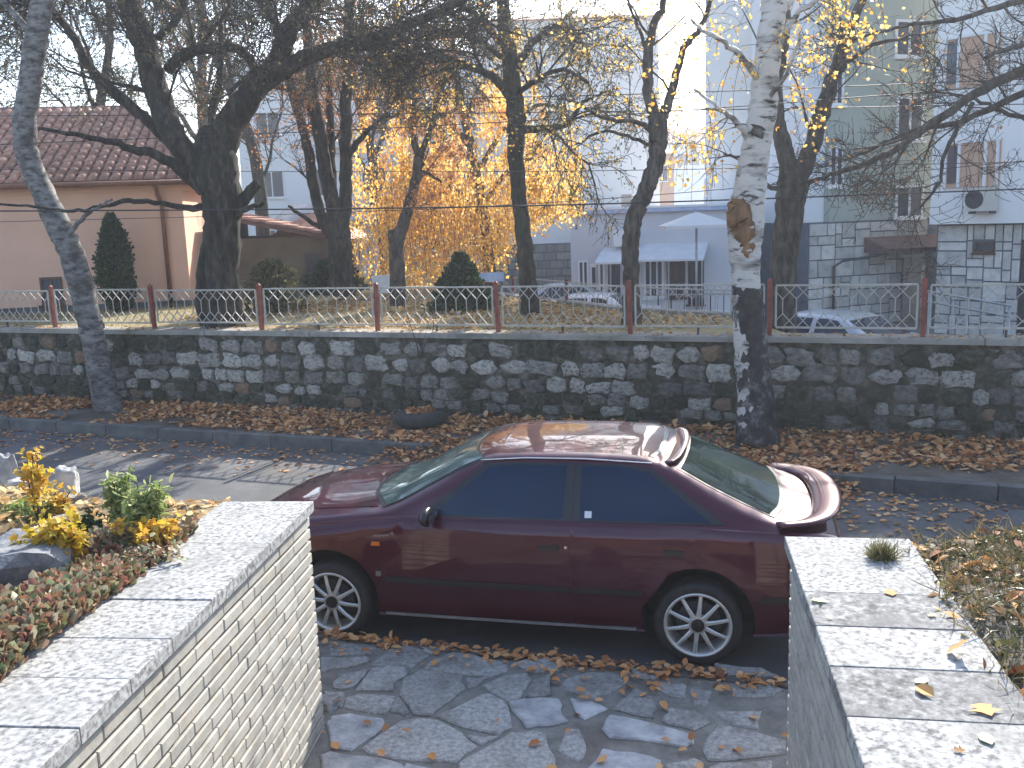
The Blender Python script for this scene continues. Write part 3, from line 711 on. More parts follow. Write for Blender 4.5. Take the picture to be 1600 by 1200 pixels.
# 4 thin tree
Y = dep(618, 480); t4 = [limb([(622, 480, 26), (621, 430, 24), (620, 385, 22), (632, 345, 18), (645, 300, 16), (654, 255, 15), (655, 235, 14)], Y),
 limb([(654, 245, 12), (645, 200, 10), (648, 150, 8), (640, 80, 6, .2)], Y), limb([(656, 240, 10), (672, 205, 8), (682, 165, 7), (700, 110, 5, -.2), (712, 40, 4)], Y), limb([(618, 390, 16), (612, 370, 12), (610, 360, 8)], Y), limb([(655, 268, 7), (672, 272, 5), (690, 285, 4)], Y)]
tree('young_tree', 'thin crooked young tree with a broken stub, beside the four-stemmed tree', t4, tuple(onz(622, 480, 1.24)), 'bark_grey', 'twig',
 [dict(n=4, l0=.5, l1=1.6, ang=(.4, 1.), up=.05, wob=.2, npts=6, rs=.4, rmin=.005, t0=.3), dict(n=5., l0=.3, l1=.8, up=-.05, wob=.25, npts=5, rmin=.003), dict(n=5, l0=.1, l1=.4, up=-.1, npts=3, rmin=.0025)],
 sub=[1, 2, 0], seed=8, leafspec=[(2, 4500, .055, 'leaf_rust', LEAF_SIMPLE, {})])
# 5 golden weeping tree
Y = dep(740, 455)+1.5
g = [limb([(768, 452, 22), (762, 380, 18), (752, 310, 16), (738, 240, 14), (722, 170, 12), (712, 110, 9), (706, 60, 6)], Y),
     limb([(745, 270, 9), (790, 200, 8, .3), (840, 165, 6, .5), (880, 170, 4, .7)], Y), limb([(735, 230, 9), (690, 180, 8, -.3), (640, 170, 6, -.5), (600, 190, 4, -.7)], Y),
     limb([(726, 190, 8), (760, 120, 6, -.8), (810, 90, 4, -1.2)], Y), limb([(740, 250, 8), (700, 220, 6, .8), (660, 230, 4, 1.4)], Y), limb([(755, 320, 8), (800, 260, 6, -.8), (850, 245, 4, -1.2)], Y), limb([(757, 330, 7), (700, 290, 5, .6), (640, 280, 4, .8), (600, 300, 3, 1.)], Y)]
R.seed(21)
gt, ga = tree('weeping_tree', 'golden yellow weeping tree glowing in the sun in the middle of the park', g, tuple(onz(768, 460, 1.24)), 'bark_grey', 'twig',
 [dict(n=5, l0=.6, l1=1.8, ang=(.5, 1.2), up=-.06, wob=.2, npts=6, rs=.4, rmin=.004, t0=.15), dict(n=3.2, l0=.5, l1=1.8, ang=(.8, 1.5), up=-.35, wob=.1, npts=7, rmin=.0025), dict(n=3., l0=.2, l1=.7, ang=(.3, .9), up=-.5, wob=.1, npts=4, rmin=.002)], seed=21,
 leafspec=[(1, 7000, .07, 'leaf_yellow', LEAF_SIMPLE, dict(spread=.05, dirs=np.array([0, 0, -1.]), dirj=.7)), (2, 7000, .065, 'leaf_yellow', LEAF_SIMPLE, dict(spread=.05, dirs=np.array([0, 0, -1.]), dirj=.7))])
R.seed(77); st_ = []
for _ in range(1150):
    x_ = R.uniform(545, 900); top = R.uniform(195, 385); 
    low = np.interp(x_, [545, 600, 700, 760, 800, 840, 900], [430, 440, 450, 440, 370, 345, 330])
    if top < 235 and R.rand() < .6: continue
    if x_ < 600 and R.rand() < .5: continue
    Yd = Y+R.randn()*1.0; a = ony(x_, top, Yd); zl_ = ony(x_, low, Yd)[2]; ln = min(R.uniform(.6, 1.9), a[2]-zl_)
    if ln < .3: continue
    d_ = R.randn(2)*.12; st_.append((np.array([a+np.array([d_[0]*t, d_[1]*t, -ln*t]) for t in np.linspace(0, 1, 7)])+np.cumsum(R.randn(7, 3)*.035, 0), np.linspace(.005, .002, 7)))
V, Fc = tube_arrays(st_, 3); wpart('hanging_shoots', mesh('hanging_shoots', V, Fc, 'twig'), gt, kind='stuff')
PP = np.concatenate([p[0] for p in st_]); i_ = R.randint(0, len(PP)-1, 21000); P = PP[i_]+R.randn(21000, 3)*.09
wpart('hanging_foliage', leafmesh('hanging_foliage', P, .075, 'leaf_yellow', LEAF_SIMPLE, dirs=np.array([0, 0, -1.]), dirj=.6), gt, kind='stuff')
# 6 straight trunk at centre with broad dark crown
Y = dep(828, 492); t6 = [limb([(830, 496, 32), (826, 440, 28), (820, 380, 25), (812, 310, 24), (806, 240, 25), (806, 180, 28), (800, 120, 26), (790, 50, 22), (785, -40, 16), (780, -160, 9)], Y),
 limb([(808, 205, 14), (850, 200, 10, -.3), (885, 195, 8, -.4), (905, 165, 6, -.5), (930, 150, 4, -.6), (965, 138, 3, -.6)], Y), limb([(803, 160, 16), (770, 120, 13, -.3), (720, 100, 11, -.6), (660, 85, 8, -.9), (590, 70, 5, -1.2)], Y),
 limb([(800, 120, 14), (830, 70, 11, .3), (870, 40, 8, .6), (910, 60, 5, .8)], Y), limb([(795, 80, 13), (750, 30, 10, .5), (700, -10, 7, .8)], Y), limb([(804, 150, 10), (840, 125, 8, -.5), (880, 110, 6, -.9), (920, 130, 4, -1.2)], Y), limb([(800, 100, 10), (740, 60, 8, .8), (680, 60, 6, 1.4), (620, 100, 4, 1.8)], Y)]
tree('bare_tree', 'tall straight dark trunk with a broad olive twiggy crown, centre of the park', t6, tuple(onz(830, 494, 1.24)), 'bark_dark', 'twig_olive',
 [dict(n=9, l0=.7, l1=2.0, ang=(.5, 1.2), up=-.04, wob=.2, npts=7, rs=.5, rmin=.006, t0=.15), dict(n=9., l0=.4, l1=1.2, up=-.12, wob=.2, npts=5, rmin=.0045, t0=.1), dict(n=9., l0=.15, l1=.5, up=-.15, wob=.3, npts=4, rmin=.0035)],
 sub=[1, 2, 3, 4, 5, 6], seed=9, leafspec=[(2, 5000, .05, 'leaf_olive', LEAF_SIMPLE, {}), (2, 3500, .05, 'leaf_yellow', LEAF_SIMPLE, {})])
# 7 crooked trunk right of centre
Y = dep(986, 506); t7 = [limb([(987, 512, 34), (986, 450, 26), (985, 390, 27), (990, 345, 27), (1008, 300, 26), (1024, 255, 26), (1028, 215, 29), (1028, 180, 28)], Y),
 limb([(1026, 200, 20), (1013, 140, 17), (1012, 90, 16), (1020, 45, 12), (1035, 5, 10), (1045, -50, 8), (1050, -150, 5)], Y), limb([(1032, 195, 18), (1045, 155, 14), (1058, 115, 12), (1070, 75, 10), (1095, 40, 8, .1), (1120, -20, 6)], Y),
 limb([(1020, 205, 10), (990, 190, 7, -.2), (945, 185, 6, -.4), (900, 160, 4, -.5), (870, 150, 3)], Y), limb([(1012, 90, 6), (1000, 50, 5), (985, 10, 4), (975, -40, 3)], Y), limb([(1025, 230, 7), (985, 215, 5, .3), (940, 205, 4, .6), (900, 225, 3, .8)], Y)]
tree('bare_tree', 'crooked dark tree splitting in a Y against the white sky, left of the big birch', t7, tuple(onz(987, 508, 1.24)), 'bark_grey', 'twig',
 [dict(n=2.6, l0=.4, l1=1.3, ang=(.5, 1.1), up=-.05, wob=.2, npts=6, rs=.4, rmin=.004, t0=.2), dict(n=6, l0=.3, l1=.9, up=-.12, wob=.2, npts=5, rmin=.003)], sub=[1, 2, 3, 4, 5], seed=10,
 leafspec=[(1, 260, .06, 'leaf_yellow', LEAF_SIMPLE, {})])
# 8 big birch in the verge
Y = float(onz(1182, 692, .14)[1]); bb = [limb([(1182, 700, 62), (1178, 640, 52), (1172, 580, 46), (1168, 520, 45), (1166, 460, 44), (1164, 400, 48), (1166, 340, 56), (1172, 290, 50), (1180, 240, 44), (1190, 180, 42), (1196, 120, 40), (1204, 50, 38), (1212, -20, 36), (1222, -160, 28), (1228, -320, 16)], Y, .005),
 limb([(1185, 235, 16), (1150, 190, 9, -.1), (1120, 165, 6, -.2), (1085, 140, 4)], Y), limb([(1192, 130, 14), (1150, 80, 9, -.3), (1110, 55, 6, -.5), (1080, 30, 4)], Y), limb([(1200, 90, 14), (1250, 20, 9, -.2), (1310, -20, 7, -.4), (1380, -30, 4, -.5)], Y),
 limb([(1205, 40, 12), (1270, -30, 9, .3), (1340, -40, 6, .6)], Y), limb([(1190, 170, 8), (1225, 120, 6, -.3), (1250, 60, 4, -.5)], Y)]
BT, ba = tree('birch_tree', 'large white birch with torn brown wound and black cracked foot, behind the car', bb, tuple(onz(1182, 697, .14)), 'bark_birch', 'twig',
 [dict(n=4, l0=.4, l1=1.1, ang=(.5, 1.2), up=-.06, wob=.2, npts=6, rs=.35, rmin=.004, t0=.25), dict(n=9., l0=.3, l1=1.1, ang=(.6, 1.3), up=-.3, wob=.12, npts=7, rmin=.0022)], sub=[1, 2, 3, 4, 5], seed=12,
 leafspec=[(1, 1300, .042, 'leaf_yellow', LEAF_LOBED, dict(spread=.03))])
# black cracked foot, torn wound and knots of the big birch
ft = limb([(1184, 702, 76), (1182, 650, 62), (1178, 590, 54), (1173, 530, 50), (1169, 480, 48), (1167, 450, 46)], Y, .004)
V, Fc = tube_arrays([ft], 14, .07); wpart('cracked_foot', mesh('cracked_foot', V, Fc, 'birch_foot', True), BT)
wd = limb([(1154, 312, 20, -.13), (1156, 335, 38, -.13), (1162, 360, 34, -.12), (1166, 388, 22, -.12), (1168, 410, 6, -.12)], Y, .012)
V, Fc = tube_arrays([wd], 9, .3); wpart('torn_wound', mesh('torn_wound', V, Fc, 'birch_wound', True), BT)
for q in ([(1186, 196, 10, -.1), (1184, 205, 32, -.06), (1182, 214, 24, -.06), (1180, 222, 8, -.1)], [(1200, 148, 10, -.1), (1198, 158, 30, -.05), (1197, 168, 10, -.1)]):
    V, Fc = tube_arrays([limb(q, Y, .006)], 8, .2); wpart('bark_knot', mesh('bark_knot', V, Fc, 'birch_foot', True), BT)
# 9 dark forked tree behind the birch
Y = 13.6; t9 = [limb([(1222, 540, 44), (1222, 470, 42), (1226, 400, 42), (1232, 340, 44), (1238, 300, 46), (1240, 270, 44)], Y),
 limb([(1238, 290, 30), (1228, 240, 26), (1215, 190, 24), (1212, 130, 22), (1222, 70, 20), (1228, 0, 16), (1230, -100, 10)], Y), limb([(1244, 290, 32), (1268, 230, 26), (1285, 170, 24), (1305, 110, 20), (1328, 50, 16), (1350, -10, 12), (1370, -90, 8)], Y),
 limb([(1250, 300, 10), (1262, 288, 8), (1272, 282, 5)], Y), limb([(1300, 125, 9), (1340, 85, 7, -.3), (1400, 60, 5, -.5), (1460, 50, 3)], Y), limb([(1240, 300, 9), (1200, 290, 7), (1160, 250, 5), (1130, 240, 3)], Y)]
tree('bare_tree', 'dark forked tree standing just behind the big birch, in front of the green wall', t9, (float(ony(1222, 540, 13.6)[0]), 13.6, -.6), 'bark_grey', 'twig',
 [dict(n=3.2, l0=.5, l1=1.5, ang=(.5, 1.1), up=-.03, wob=.2, npts=6, rs=.4, rmin=.005, t0=.2), dict(n=4, l0=.3, l1=.9, up=-.1, wob=.22, npts=5, rmin=.003)], sub=[1, 2, 4, 5], seed=13,
 leafspec=[(1, 500, .06, 'leaf_yellow', LEAF_SIMPLE, dict(spread=.05))])
# 10 tree out of frame on the right whose long branches reach in
Y = 12.6; t10 = [limb([(1860, 700, 80), (1850, 500, 70), (1830, 300, 60), (1800, 120, 50), (1790, -80, 36), (1800, -300, 16)], Y),
 limb([(1815, 60, 26), (1700, 60, 20, -.1), (1600, 108, 16, -.2), (1520, 150, 14, -.3), (1440, 205, 12, -.3), (1390, 240, 10, -.3), (1330, 262, 8, -.3), (1268, 282, 5, -.3)], Y),
 limb([(1815, 90, 20), (1700, 110, 14, .1), (1600, 145, 11), (1500, 190, 9), (1440, 200, 7), (1380, 225, 6), (1325, 248, 4)], Y), limb([(1810, 20, 20), (1690, -20, 14, .3), (1600, 0, 10, .3), (1500, 30, 7, .2), (1410, 40, 5), (1340, 60, 3)], Y),
 limb([(1700, 150, 9, -.2), (1620, 190, 8, -.2), (1560, 170, 6, -.2), (1500, 150, 4), (1440, 140, 3)], Y), limb([(1520, 160, 7, -.3), (1480, 230, 6, -.3), (1470, 280, 5, -.3), (1450, 310, 4, -.3), (1420, 340, 3, -.3)], Y), limb([(1800, 100, 16), (1720, 30, 12, -.4), (1620, 60, 9, -.8), (1540, 90, 6, -1)], Y)]
tree('bare_tree', 'tree beyond the right edge, its long bare branches reaching in across the buildings', t10, (float(ony(1860, 700, 12.6)[0]), 12.6, -.6), 'bark_grey', 'twig',
 [dict(n=3.2, l0=.5, l1=1.4, ang=(.4, 1.1), up=.03, wob=.22, npts=6, rs=.4, rmin=.005, t0=.1), dict(n=8., l0=.3, l1=.9, up=.0, wob=.3, npts=5, rmin=.0035), dict(n=6, l0=.1, l1=.4, wob=.35, npts=3, rmin=.003)], sub=[1, 2, 3, 4, 5, 6], seed=14,
 leafspec=[(2, 250, .05, 'leaf_rust', LEAF_SIMPLE, {})])
# background trees behind the house and park
def gen_tree(label, x, y, z0, h, seed, leafm='leaf_olive', nl=5000, name='park_tree', ls=.08, tw=3.6):
    R.seed(seed); base = np.array([x, y, z0]); tr = path([base, base+[.1*h*R.randn()*.3, 0, h*.35], base+[.06*h*R.randn(), .05*h*R.randn(), h*.7], base+[.05*h*R.randn(), 0, h]], 14)
    rad = np.linspace(h*.022, .02, 14); limbs = [(tr, rad)]
    L1 = sprout([(tr, rad)], 13, h*.3, h*.5, ang=(.4, .9), up=.12, wob=.14, npts=8, t0=.22, rs=.6, rmin=.015)
    limbs += L1
    tree(name, label, limbs, tuple(base), 'bark_dark', 'twig_olive', [dict(n=tw*.7, l0=h*.10, l1=h*.25, ang=(.4, 1.), up=.03, wob=.2, npts=6, rs=.4, rmin=.01, t0=.15), dict(n=tw, l0=h*.05, l1=h*.12, wob=.25, npts=4, rmin=.007), dict(n=tw, l0=h*.02, l1=h*.07, wob=.3, npts=3, rmin=.006)],
         group='bare trees beyond the peach house', sub=list(range(1, len(limbs))), seed=seed+100, leafspec=[(2, nl, ls, leafm, LEAF_SIMPLE, dict(spread=.1))])
gen_tree('leafy olive tree behind the peach house roof at the far left', -17, 27, 1.2, 10, 31, nl=9000)
gen_tree('olive tree behind the peach house, its crown above the middle of the tiled roof', -11.5, 28, 1.2, 10.5, 32, nl=9000)
gen_tree('tall twiggy tree beyond the right end of the peach house roof', -7.5, 30, 1.2, 11, 33, 'leaf_rust', nl=6000)
gen_tree('rust brown tree in front of the pale distant apartment block', -4.2, 31, 1.2, 9.5, 34, 'leaf_rust', nl=8000)

gen_tree('twiggy tree far behind the annex, between the big forked tree and the four-stemmed tree', -9.5, 34, 1.2, 13, 35, nl=9000)
gen_tree('tall twiggy tree at the far left edge above the tiled roof', -14.5, 25, 1.2, 11.5, 36, nl=9000)
# conifers and shrubs
def cone_shrub(name, label, cat, px, py, hpx, wpx, Y, m, n, size, prof, z=1.24, trunk=True, seed=0, tmpl=LEAF_SIMPLE):
    R.seed(seed); b = ony(px, py, Y); b[2] = z; H = hpx/F*Y; Wd = wpx/F*Y/2
    root = thing(name, label, cat, tuple(b))
    mb = MB().tube([b+[0, 0, -.05], b+[0, 0, H*.5], b+[0, 0, H*.8]], [.05, .035, .01], 6); wpart('stem', mb.me('stem', 'bark_dark', True), root)
    u = R.rand(n); ang = R.rand(n)*2*pi; rr = prof(u)*Wd*(.45+.6*np.sqrt(R.rand(n))+.12*np.abs(R.randn(n))*(R.rand(n) < .35))*(1+.16*np.sin(ang*3+u*9)+.1*np.sin(ang*7-u*31))
    P = np.column_stack([b[0]+rr*np.cos(ang), b[1]+rr*np.sin(ang), b[2]+u*H])
    out = np.column_stack([np.cos(ang), np.sin(ang), .9*np.ones(n)])
    wpart('foliage', leafmesh('foliage', P, size, m, tmpl, dirs=out, dirj=.4), root, kind='stuff')
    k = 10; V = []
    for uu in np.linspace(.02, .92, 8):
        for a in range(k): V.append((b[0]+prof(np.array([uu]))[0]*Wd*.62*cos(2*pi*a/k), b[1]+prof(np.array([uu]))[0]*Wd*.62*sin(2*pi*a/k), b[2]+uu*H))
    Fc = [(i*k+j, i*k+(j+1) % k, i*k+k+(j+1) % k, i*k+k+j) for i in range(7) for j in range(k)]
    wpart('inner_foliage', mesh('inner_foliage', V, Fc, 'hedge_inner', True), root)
    return root
cyp = lambda u: np.clip(np.sin(pi*np.clip(u, 0, 1)**.75*.96+.12)**.7, .05, 1)
dome = lambda u: np.sqrt(np.clip(1-(u*1.0)**2.2, .02, 1))
spr = lambda u: (1-u)**.85*(1+.15*np.sin(u*28))+.03
cone_shrub('cypress', 'narrow green column cypress in front of the peach house wall', 'shrub', 188, 488, 150, 46, dep(190, 488), 'leaf_dark', 7000, .07, cyp, seed=1)
cone_shrub('spruce', 'small dark spruce under the golden weeping tree', 'tree', 722, 480, 85, 90, dep(722, 484), 'leaf_dark', 6000, .08, spr, seed=2)
cone_shrub('round_shrub', 'dark rounded evergreen shrub at the foot of the four-stemmed tree', 'shrub', 522, 455, 50, 78, dep(522, 458), 'leaf_dark', 4000, .08, dome, seed=3)
cone_shrub('olive_shrub', 'loose olive shrub in front of the annex, right of the thick forked tree', 'shrub', 425, 458, 80, 80, 16.9, 'leaf_olive', 1800, .08, dome, seed=4)
cone_shrub('hedge_bush', 'broad grey green bush behind the fence below the brown entrance canopy', 'shrub', 1420, 540, 75, 130, 15.5, 'leaf_olive', 4500, .06, dome, z=-.6, seed=5)
cone_shrub('hedge_bush', 'grey green bush behind the fence at the far right by the handrail', 'shrub', 1560, 545, 80, 150, 14.5, 'leaf_dark', 4500, .06, dome, z=-.6, seed=6)
# sapling growing out of the wall
R.seed(5); sp0 = onp(655, 560, (0, 12.45, 0), pn)
saps = [(path([sp0, sp0+[-.03, -.05, .25], sp0+[-.1, -.05, .5], sp0+[-.18, -.03, .8]], 9), np.linspace(.008, .003, 9)), (path([sp0, sp0+[.1, -.06, .2], sp0+[.22, -.05, .42], sp0+[.2, -.03, .7]], 9), np.linspace(.007, .003, 9))]
V, Fc = tube_arrays(saps+sprout(saps, 6, .12, .35, up=.15, wob=.15, npts=4, rmin=.002), 4); newobj('bare_sapling', mesh('bare_sapling', V, Fc, 'twig', True), label='thin bare sapling growing out of the stone wall below the young tree', cat='sapling')

# ------------------------------------------------------------------ buildings
def window(root, x0, x1, z0, z1, y, mull=1, frame='white_trim', fw=.06, sill=True, name='window', trans=None):
    """window on a facade whose outside faces local -y; frame proud, pane inside"""
    mb = MB(); d0, d1 = y-.035, y+.05
    mb.box(x0, x1, d0, d1, z1-fw, z1); mb.box(x0, x1, d0, d1, z0, z0+fw)
    mb.box(x0, x0+fw, d0+.001, d1, z0+fw, z1-fw); mb.box(x1-fw, x1, d0+.001, d1, z0+fw, z1-fw)
    for k in range(1, mull+1):
        xm = x0+(x1-x0)*k/(mull+1); mb.box(xm-fw*.45, xm+fw*.45, d0+.002, d1, z0+fw, z1-fw)
    w = newobj(name, mb.me(name, frame), root)
    for k in range(mull+1):
        a = x0+(x1-x0)*k/(mull+1); b = x0+(x1-x0)*(k+1)/(mull+1)
        newobj('pane', MB().box(a+fw*.5, b-fw*.5, y-.012, y-.006, z0+fw*.7, z1-fw*.7).me('pane', 'window_glass'), w)
    if sill: newobj('sill', MB().box(x0-.06, x1+.06, y-.11, y+.0, z0-.05, z0-.002).me('sill', frame), w)
    return w
# --- peach house
hA = onz(0, 492, 1.24); hB = onz(300, 478, 1.24); ht = (hB-hA)[:2]; ht /= np.linalg.norm(ht); hang = atan2(ht[1], ht[0])
H1 = thing('peach_house', 'low peach plastered house with a brown tiled hip roof at the left', 'house', (hB[0], hB[1], 1.24), hang)
EZ = 2.36; LX = -13.; DP = 7.
newobj('wall', MB().box(LX, 0, 0, DP, .12, EZ).me('wall', 'peach_wall'), H1)
newobj('plinth', MB().box(LX-.03, .03, -.03, DP+.03, -.1, .118).me('plinth', 'plinth'), H1)
newobj('eaves_board', MB().box(LX-.3, .3, -.30, DP+.3, EZ+.002, EZ+.06).me('eaves_board', 'gutter'), H1)
newobj('cornice', MB().box(LX-.05, .05, -.05, DP+.05, EZ-.12, EZ-.001).me('cornice', 'peach_wall'), H1)
rise = 1.9; hb = 3.6
rv = [(LX-.35, -.35, EZ+.06), (.35, -.35, EZ+.06), (.35, DP+.35, EZ+.06), (LX-.35, DP+.35, EZ+.06), (LX+hb, DP/2, EZ+rise), (-1.6, DP/2, EZ+rise)]
newobj('roof', mesh('roof', rv, [(0, 1, 5, 4), (1, 2, 5), (2, 3, 4, 5), (3, 0, 4), (3, 2, 1, 0)], 'tile_base'), H1)
ru = np.array([0, DP/2+.35, rise-.06]); Lr = np.linalg.norm(ru); ru /= Lr; rn = np.array([0, -ru[2], ru[1]])
tl = MB(); kk = 7
for j in range(2):
    for i in range(kk):
        a = pi*i/(kk-1); rr = (.095, .075)[j]; tl.v.append((-cos(a)*rr, j*.36, sin(a)*rr*.75+(.02 if j == 0 else 0)))
tl.f = [(i, i+1, kk+i+1, kk+i) for i in range(kk-1)]+[tuple(range(kk))[::-1]]
tile_me = tl.me('roof_tile', 'tile', True)
cnt = 0; restt = MB(); tlist = []
for r_ in range(13):
    s = .02+r_*.30
    for c in range(70):
        x = .30-c*.205
        f = s/Lr
        if x > .35-f*1.95-.05 or x < LX: continue
        tlist.append((x, s))
vis = [(x, s) for x, s in tlist if x > -6.4]; 
vis.sort(key=lambda q: q[1]); visset = set(vis[:298])
RM = Matrix(((1, 0, 0), (0, ru[1], rn[1]), (0, ru[2], rn[2]))).to_4x4()
for (x, s) in tlist:
    p = Vector((x, -.35+ru[1]*s, EZ+.06+ru[2]*s+.012)); M4 = Matrix.Translation(p) @ RM @ Matrix.Rotation(random.uniform(-.03, .03), 4, 'Z')
    if (x, s) in visset: o = newobj('roof_tile', tile_me, H1); o.matrix_basis = M4
    else: restt.add([tuple(M4 @ v.co) for v in tile_me.vertices], [tuple(p_.vertices) for p_ in tile_me.polygons])
newobj('roof_tiles', restt.me('roof_tiles', 'tile', True), H1, kind='stuff')
hipm = MB()
for f in np.linspace(0, .95, 12):
    a = Vector((.33, -.33, EZ+.1)); b = Vector((-1.6, DP/2, EZ+rise+.04)); p = a.lerp(b, f); q = a.lerp(b, f+.085); hipm.tube([p, q], [.10, .08], 8)
newobj('hip_tiles', hipm.me('hip_tiles', 'tile', True), H1)
dpx = float(np.dot(onz(268, 480, 1.24)[:2]-hB[:2], ht))
newobj('downpipe', MB().tube([(dpx-.05, -.32, EZ), (dpx-.05, -.10, EZ-.22), (dpx, -.08, EZ-.4), (dpx, -.08, .1), (dpx, -.18, .02)], .045, 8).me('downpipe', 'gutter', True), H1)
newobj('gutter', MB().tube([(LX-.3, -.40, EZ+.03), (.36, -.40, EZ+.03)], .055, 8).me('gutter', 'gutter', True), H1)
w1 = float(np.dot(onz(92, 486, 1.24)[:2]-hB[:2], ht))
window(H1, w1-.2, w1+.2, .15, .68, 0, 1, 'wood_brown', .05)
window(H1, w1-2.7, w1-1.7, .45, 1.6, 0, 1, 'wood_brown', .06)
# annex set back on the right of the house
AN = thing('annex', 'olive brown annex with a lower tiled lean-to roof between the peach house and the pavilion', 'house', (hB[0]+.1, hB[1]+1.9, 1.24), hang)
newobj('wall', MB().box(.0, 2.3, 0, 4.5, -.05, 1.25).me('wall', 'olive_wall'), AN)
newobj('roof', MB().add([(-.05, -.25, 1.78), (2.6, -.25, 1.18), (2.6, 4.8, 1.18), (-.05, 4.8, 1.78), (-.05, -.25, 1.70), (2.6, -.25, 1.10), (2.6, 4.8, 1.10), (-.05, 4.8, 1.70)], [(0, 1, 2, 3), (7, 6, 5, 4), (0, 4, 5, 1), (1, 5, 6, 2), (2, 6, 7, 3), (3, 7, 4, 0)]).me('roof', 'tile_base'), AN)
tm2 = MB()
for j in range(2):
    for i in range(kk):
        a = pi*i/(kk-1); rr = (.095, .075)[j]; tm2.v.append((-j*.36, -cos(a)*rr, sin(a)*rr*.75+(.02 if j == 0 else 0)))
tm2.f = [(i+1, i, kk+i, kk+i+1) for i in range(kk-1)]
tme2 = tm2.me('roof_tile', 'tile', True); sa = math.atan2(.6, 2.65)
for a in range(8):
    for b in range(23):
        o = newobj('roof_tile', tme2, AN); xx = 2.6-a*.32; o.location = (xx, -.15+b*.205, 1.18+(2.6-xx)*tan(sa)+.012); o.rotation_euler = (0, sa, 0)
newobj('fascia', MB().box(2.605, 2.64, -.25, 4.8, 1.06, 1.17).me('fascia', 'white_trim'), AN)
newobj('gable_infill', MB().box(.0, .12, 0, 4.4, 1.25, 1.66).me('gable_infill', 'olive_wall'), AN)
window(AN, 1.75, 2.15, .45, .9, 0, 1, 'wood_brown', .05)
# pavilion
pv = onz(478, 457, 1.24)
PV = thing('pavilion', 'small open pavilion with dark timber posts and a reddish roof beside the annex', 'pavilion', tuple(pv), -.2)
for x in (-.55, .0, .55):
    for y in (0, 1.6): newobj('timber_post', MB().box(x-.05, x+.05, y-.05, y+.05, -.05, 1.15).me('timber_post', 'wood_brown'), PV)
newobj('roof', MB().add([(-.85, -.3, 1.15), (.95, -.3, 1.15), (.95, 1.9, 1.15), (-.85, 1.9, 1.15), (-.2, .8, 1.75), (.3, .8, 1.75)], [(0, 1, 5, 4), (1, 2, 5), (2, 3, 4, 5), (3, 0, 4), (3, 2, 1, 0)]).me('roof', 'tile'), PV)
newobj('rail', MB().box(-.5, .5, -.04, .0, .4, .48).me('rail', 'wood_brown'), PV)
for sx in (-1, 1): newobj('brace', MB().bar((sx*.55, 0, .8), (sx*.25, 0, 1.13), .05).me('brace', 'wood_brown'), PV)
# kiosk behind pavilion
kp = ony(515, 452, 27); KI = thing('kiosk', 'grey blue kiosk with a dark sign strip behind the pavilion', 'kiosk', (kp[0], 27, 1.2), -.1)
newobj('wall', MB().box(-1.3, 1.0, 0, 2, -.1, 1.6).me('wall', 'shop_wall'), KI)
newobj('roof', MB().add([(-1.5, -.25, 1.6), (1.2, -.25, 1.6), (1.2, 2.2, 1.6), (-1.5, 2.2, 1.6), (-1.3, 1, 2.1), (1., 1, 2.1)], [(0, 1, 5, 4), (1, 2, 5), (2, 3, 4, 5), (3, 0, 4), (3, 2, 1, 0)]).me('roof', 'metal_grey'), KI)
newobj('sign_strip', MB().box(-.9, .7, -.05, -.002, 1.15, 1.42).me('sign_strip', 'dark_metal'), KI)
for k in range(3): window(KI, -1.1+k*.7, -.6+k*.7, .3, .95, 0, 0, 'white_trim', .05, name='window')
# small park signs
for (px, py, hh, ww, m_, lab) in ((600, 458, 28, 34, 'white_trim', 'grey white board on legs at the foot of the young tree'), (768, 440, 14, 40, 'blue_trim', 'small blue grey sign board behind the fence, left of the straight dark trunk')):
    yy = dep(600, 470)+.5; b = ony(px, py, yy); SG = thing('sign_board', lab, 'sign', (b[0], yy, 1.24))
    hw = ww/F*yy/2; hh_ = hh/F*yy; zb = b[2]-1.24
    newobj('board', MB().box(-hw, hw, -.015, .015, zb, zb+hh_).me('board', m_), SG)
    for s in (-.8, .8): newobj('leg', MB().box(hw*s-.015, hw*s+.015, -.012, .012, -.02, zb).me('leg', 'dark_metal'), SG)

def facade_grid(root, cols, rows_, y=0, w=1.2, h=1.3, frame='white_trim', mull=1, fw=.06):
    for x in cols:
        for z in rows_: window(root, x-w/2, x+w/2, z, z+h, y, mull, frame, fw)
# pale apartment block far behind the golden tree
ab = ony(390, 440, 48); AB = thing('apartment_block', 'large pale blue grey apartment block far behind the golden and bare trees', 'building', (ab[0], 48, -.7), -.03)
newobj('wall', MB().box(0, 13.5, 0, 12, 0, 11.0).me('wall', 'pale_wall'), AB)
newobj('roof_edge', MB().box(-.15, 13.65, -.15, 12.1, 11.002, 11.2).me('roof_edge', 'white_trim'), AB)
facade_grid(AB, [1.5, 4.0, 6.5, 9.0, 11.6], [1.9, 4.7, 7.5])
for z in (4.3, 7.1): 
    for x in (5.2, 10.3): 
        b_ = newobj('balcony', MB().box(x-.9, x+.9, -1.0, -.002, z-.15, z).me('balcony', 'white_wall'), AB); newobj('balcony_front', MB().box(x-.9, x+.9, -1.0, -.95, z+.002, z+.9).me('balcony_front', 'pale_wall'), b_)
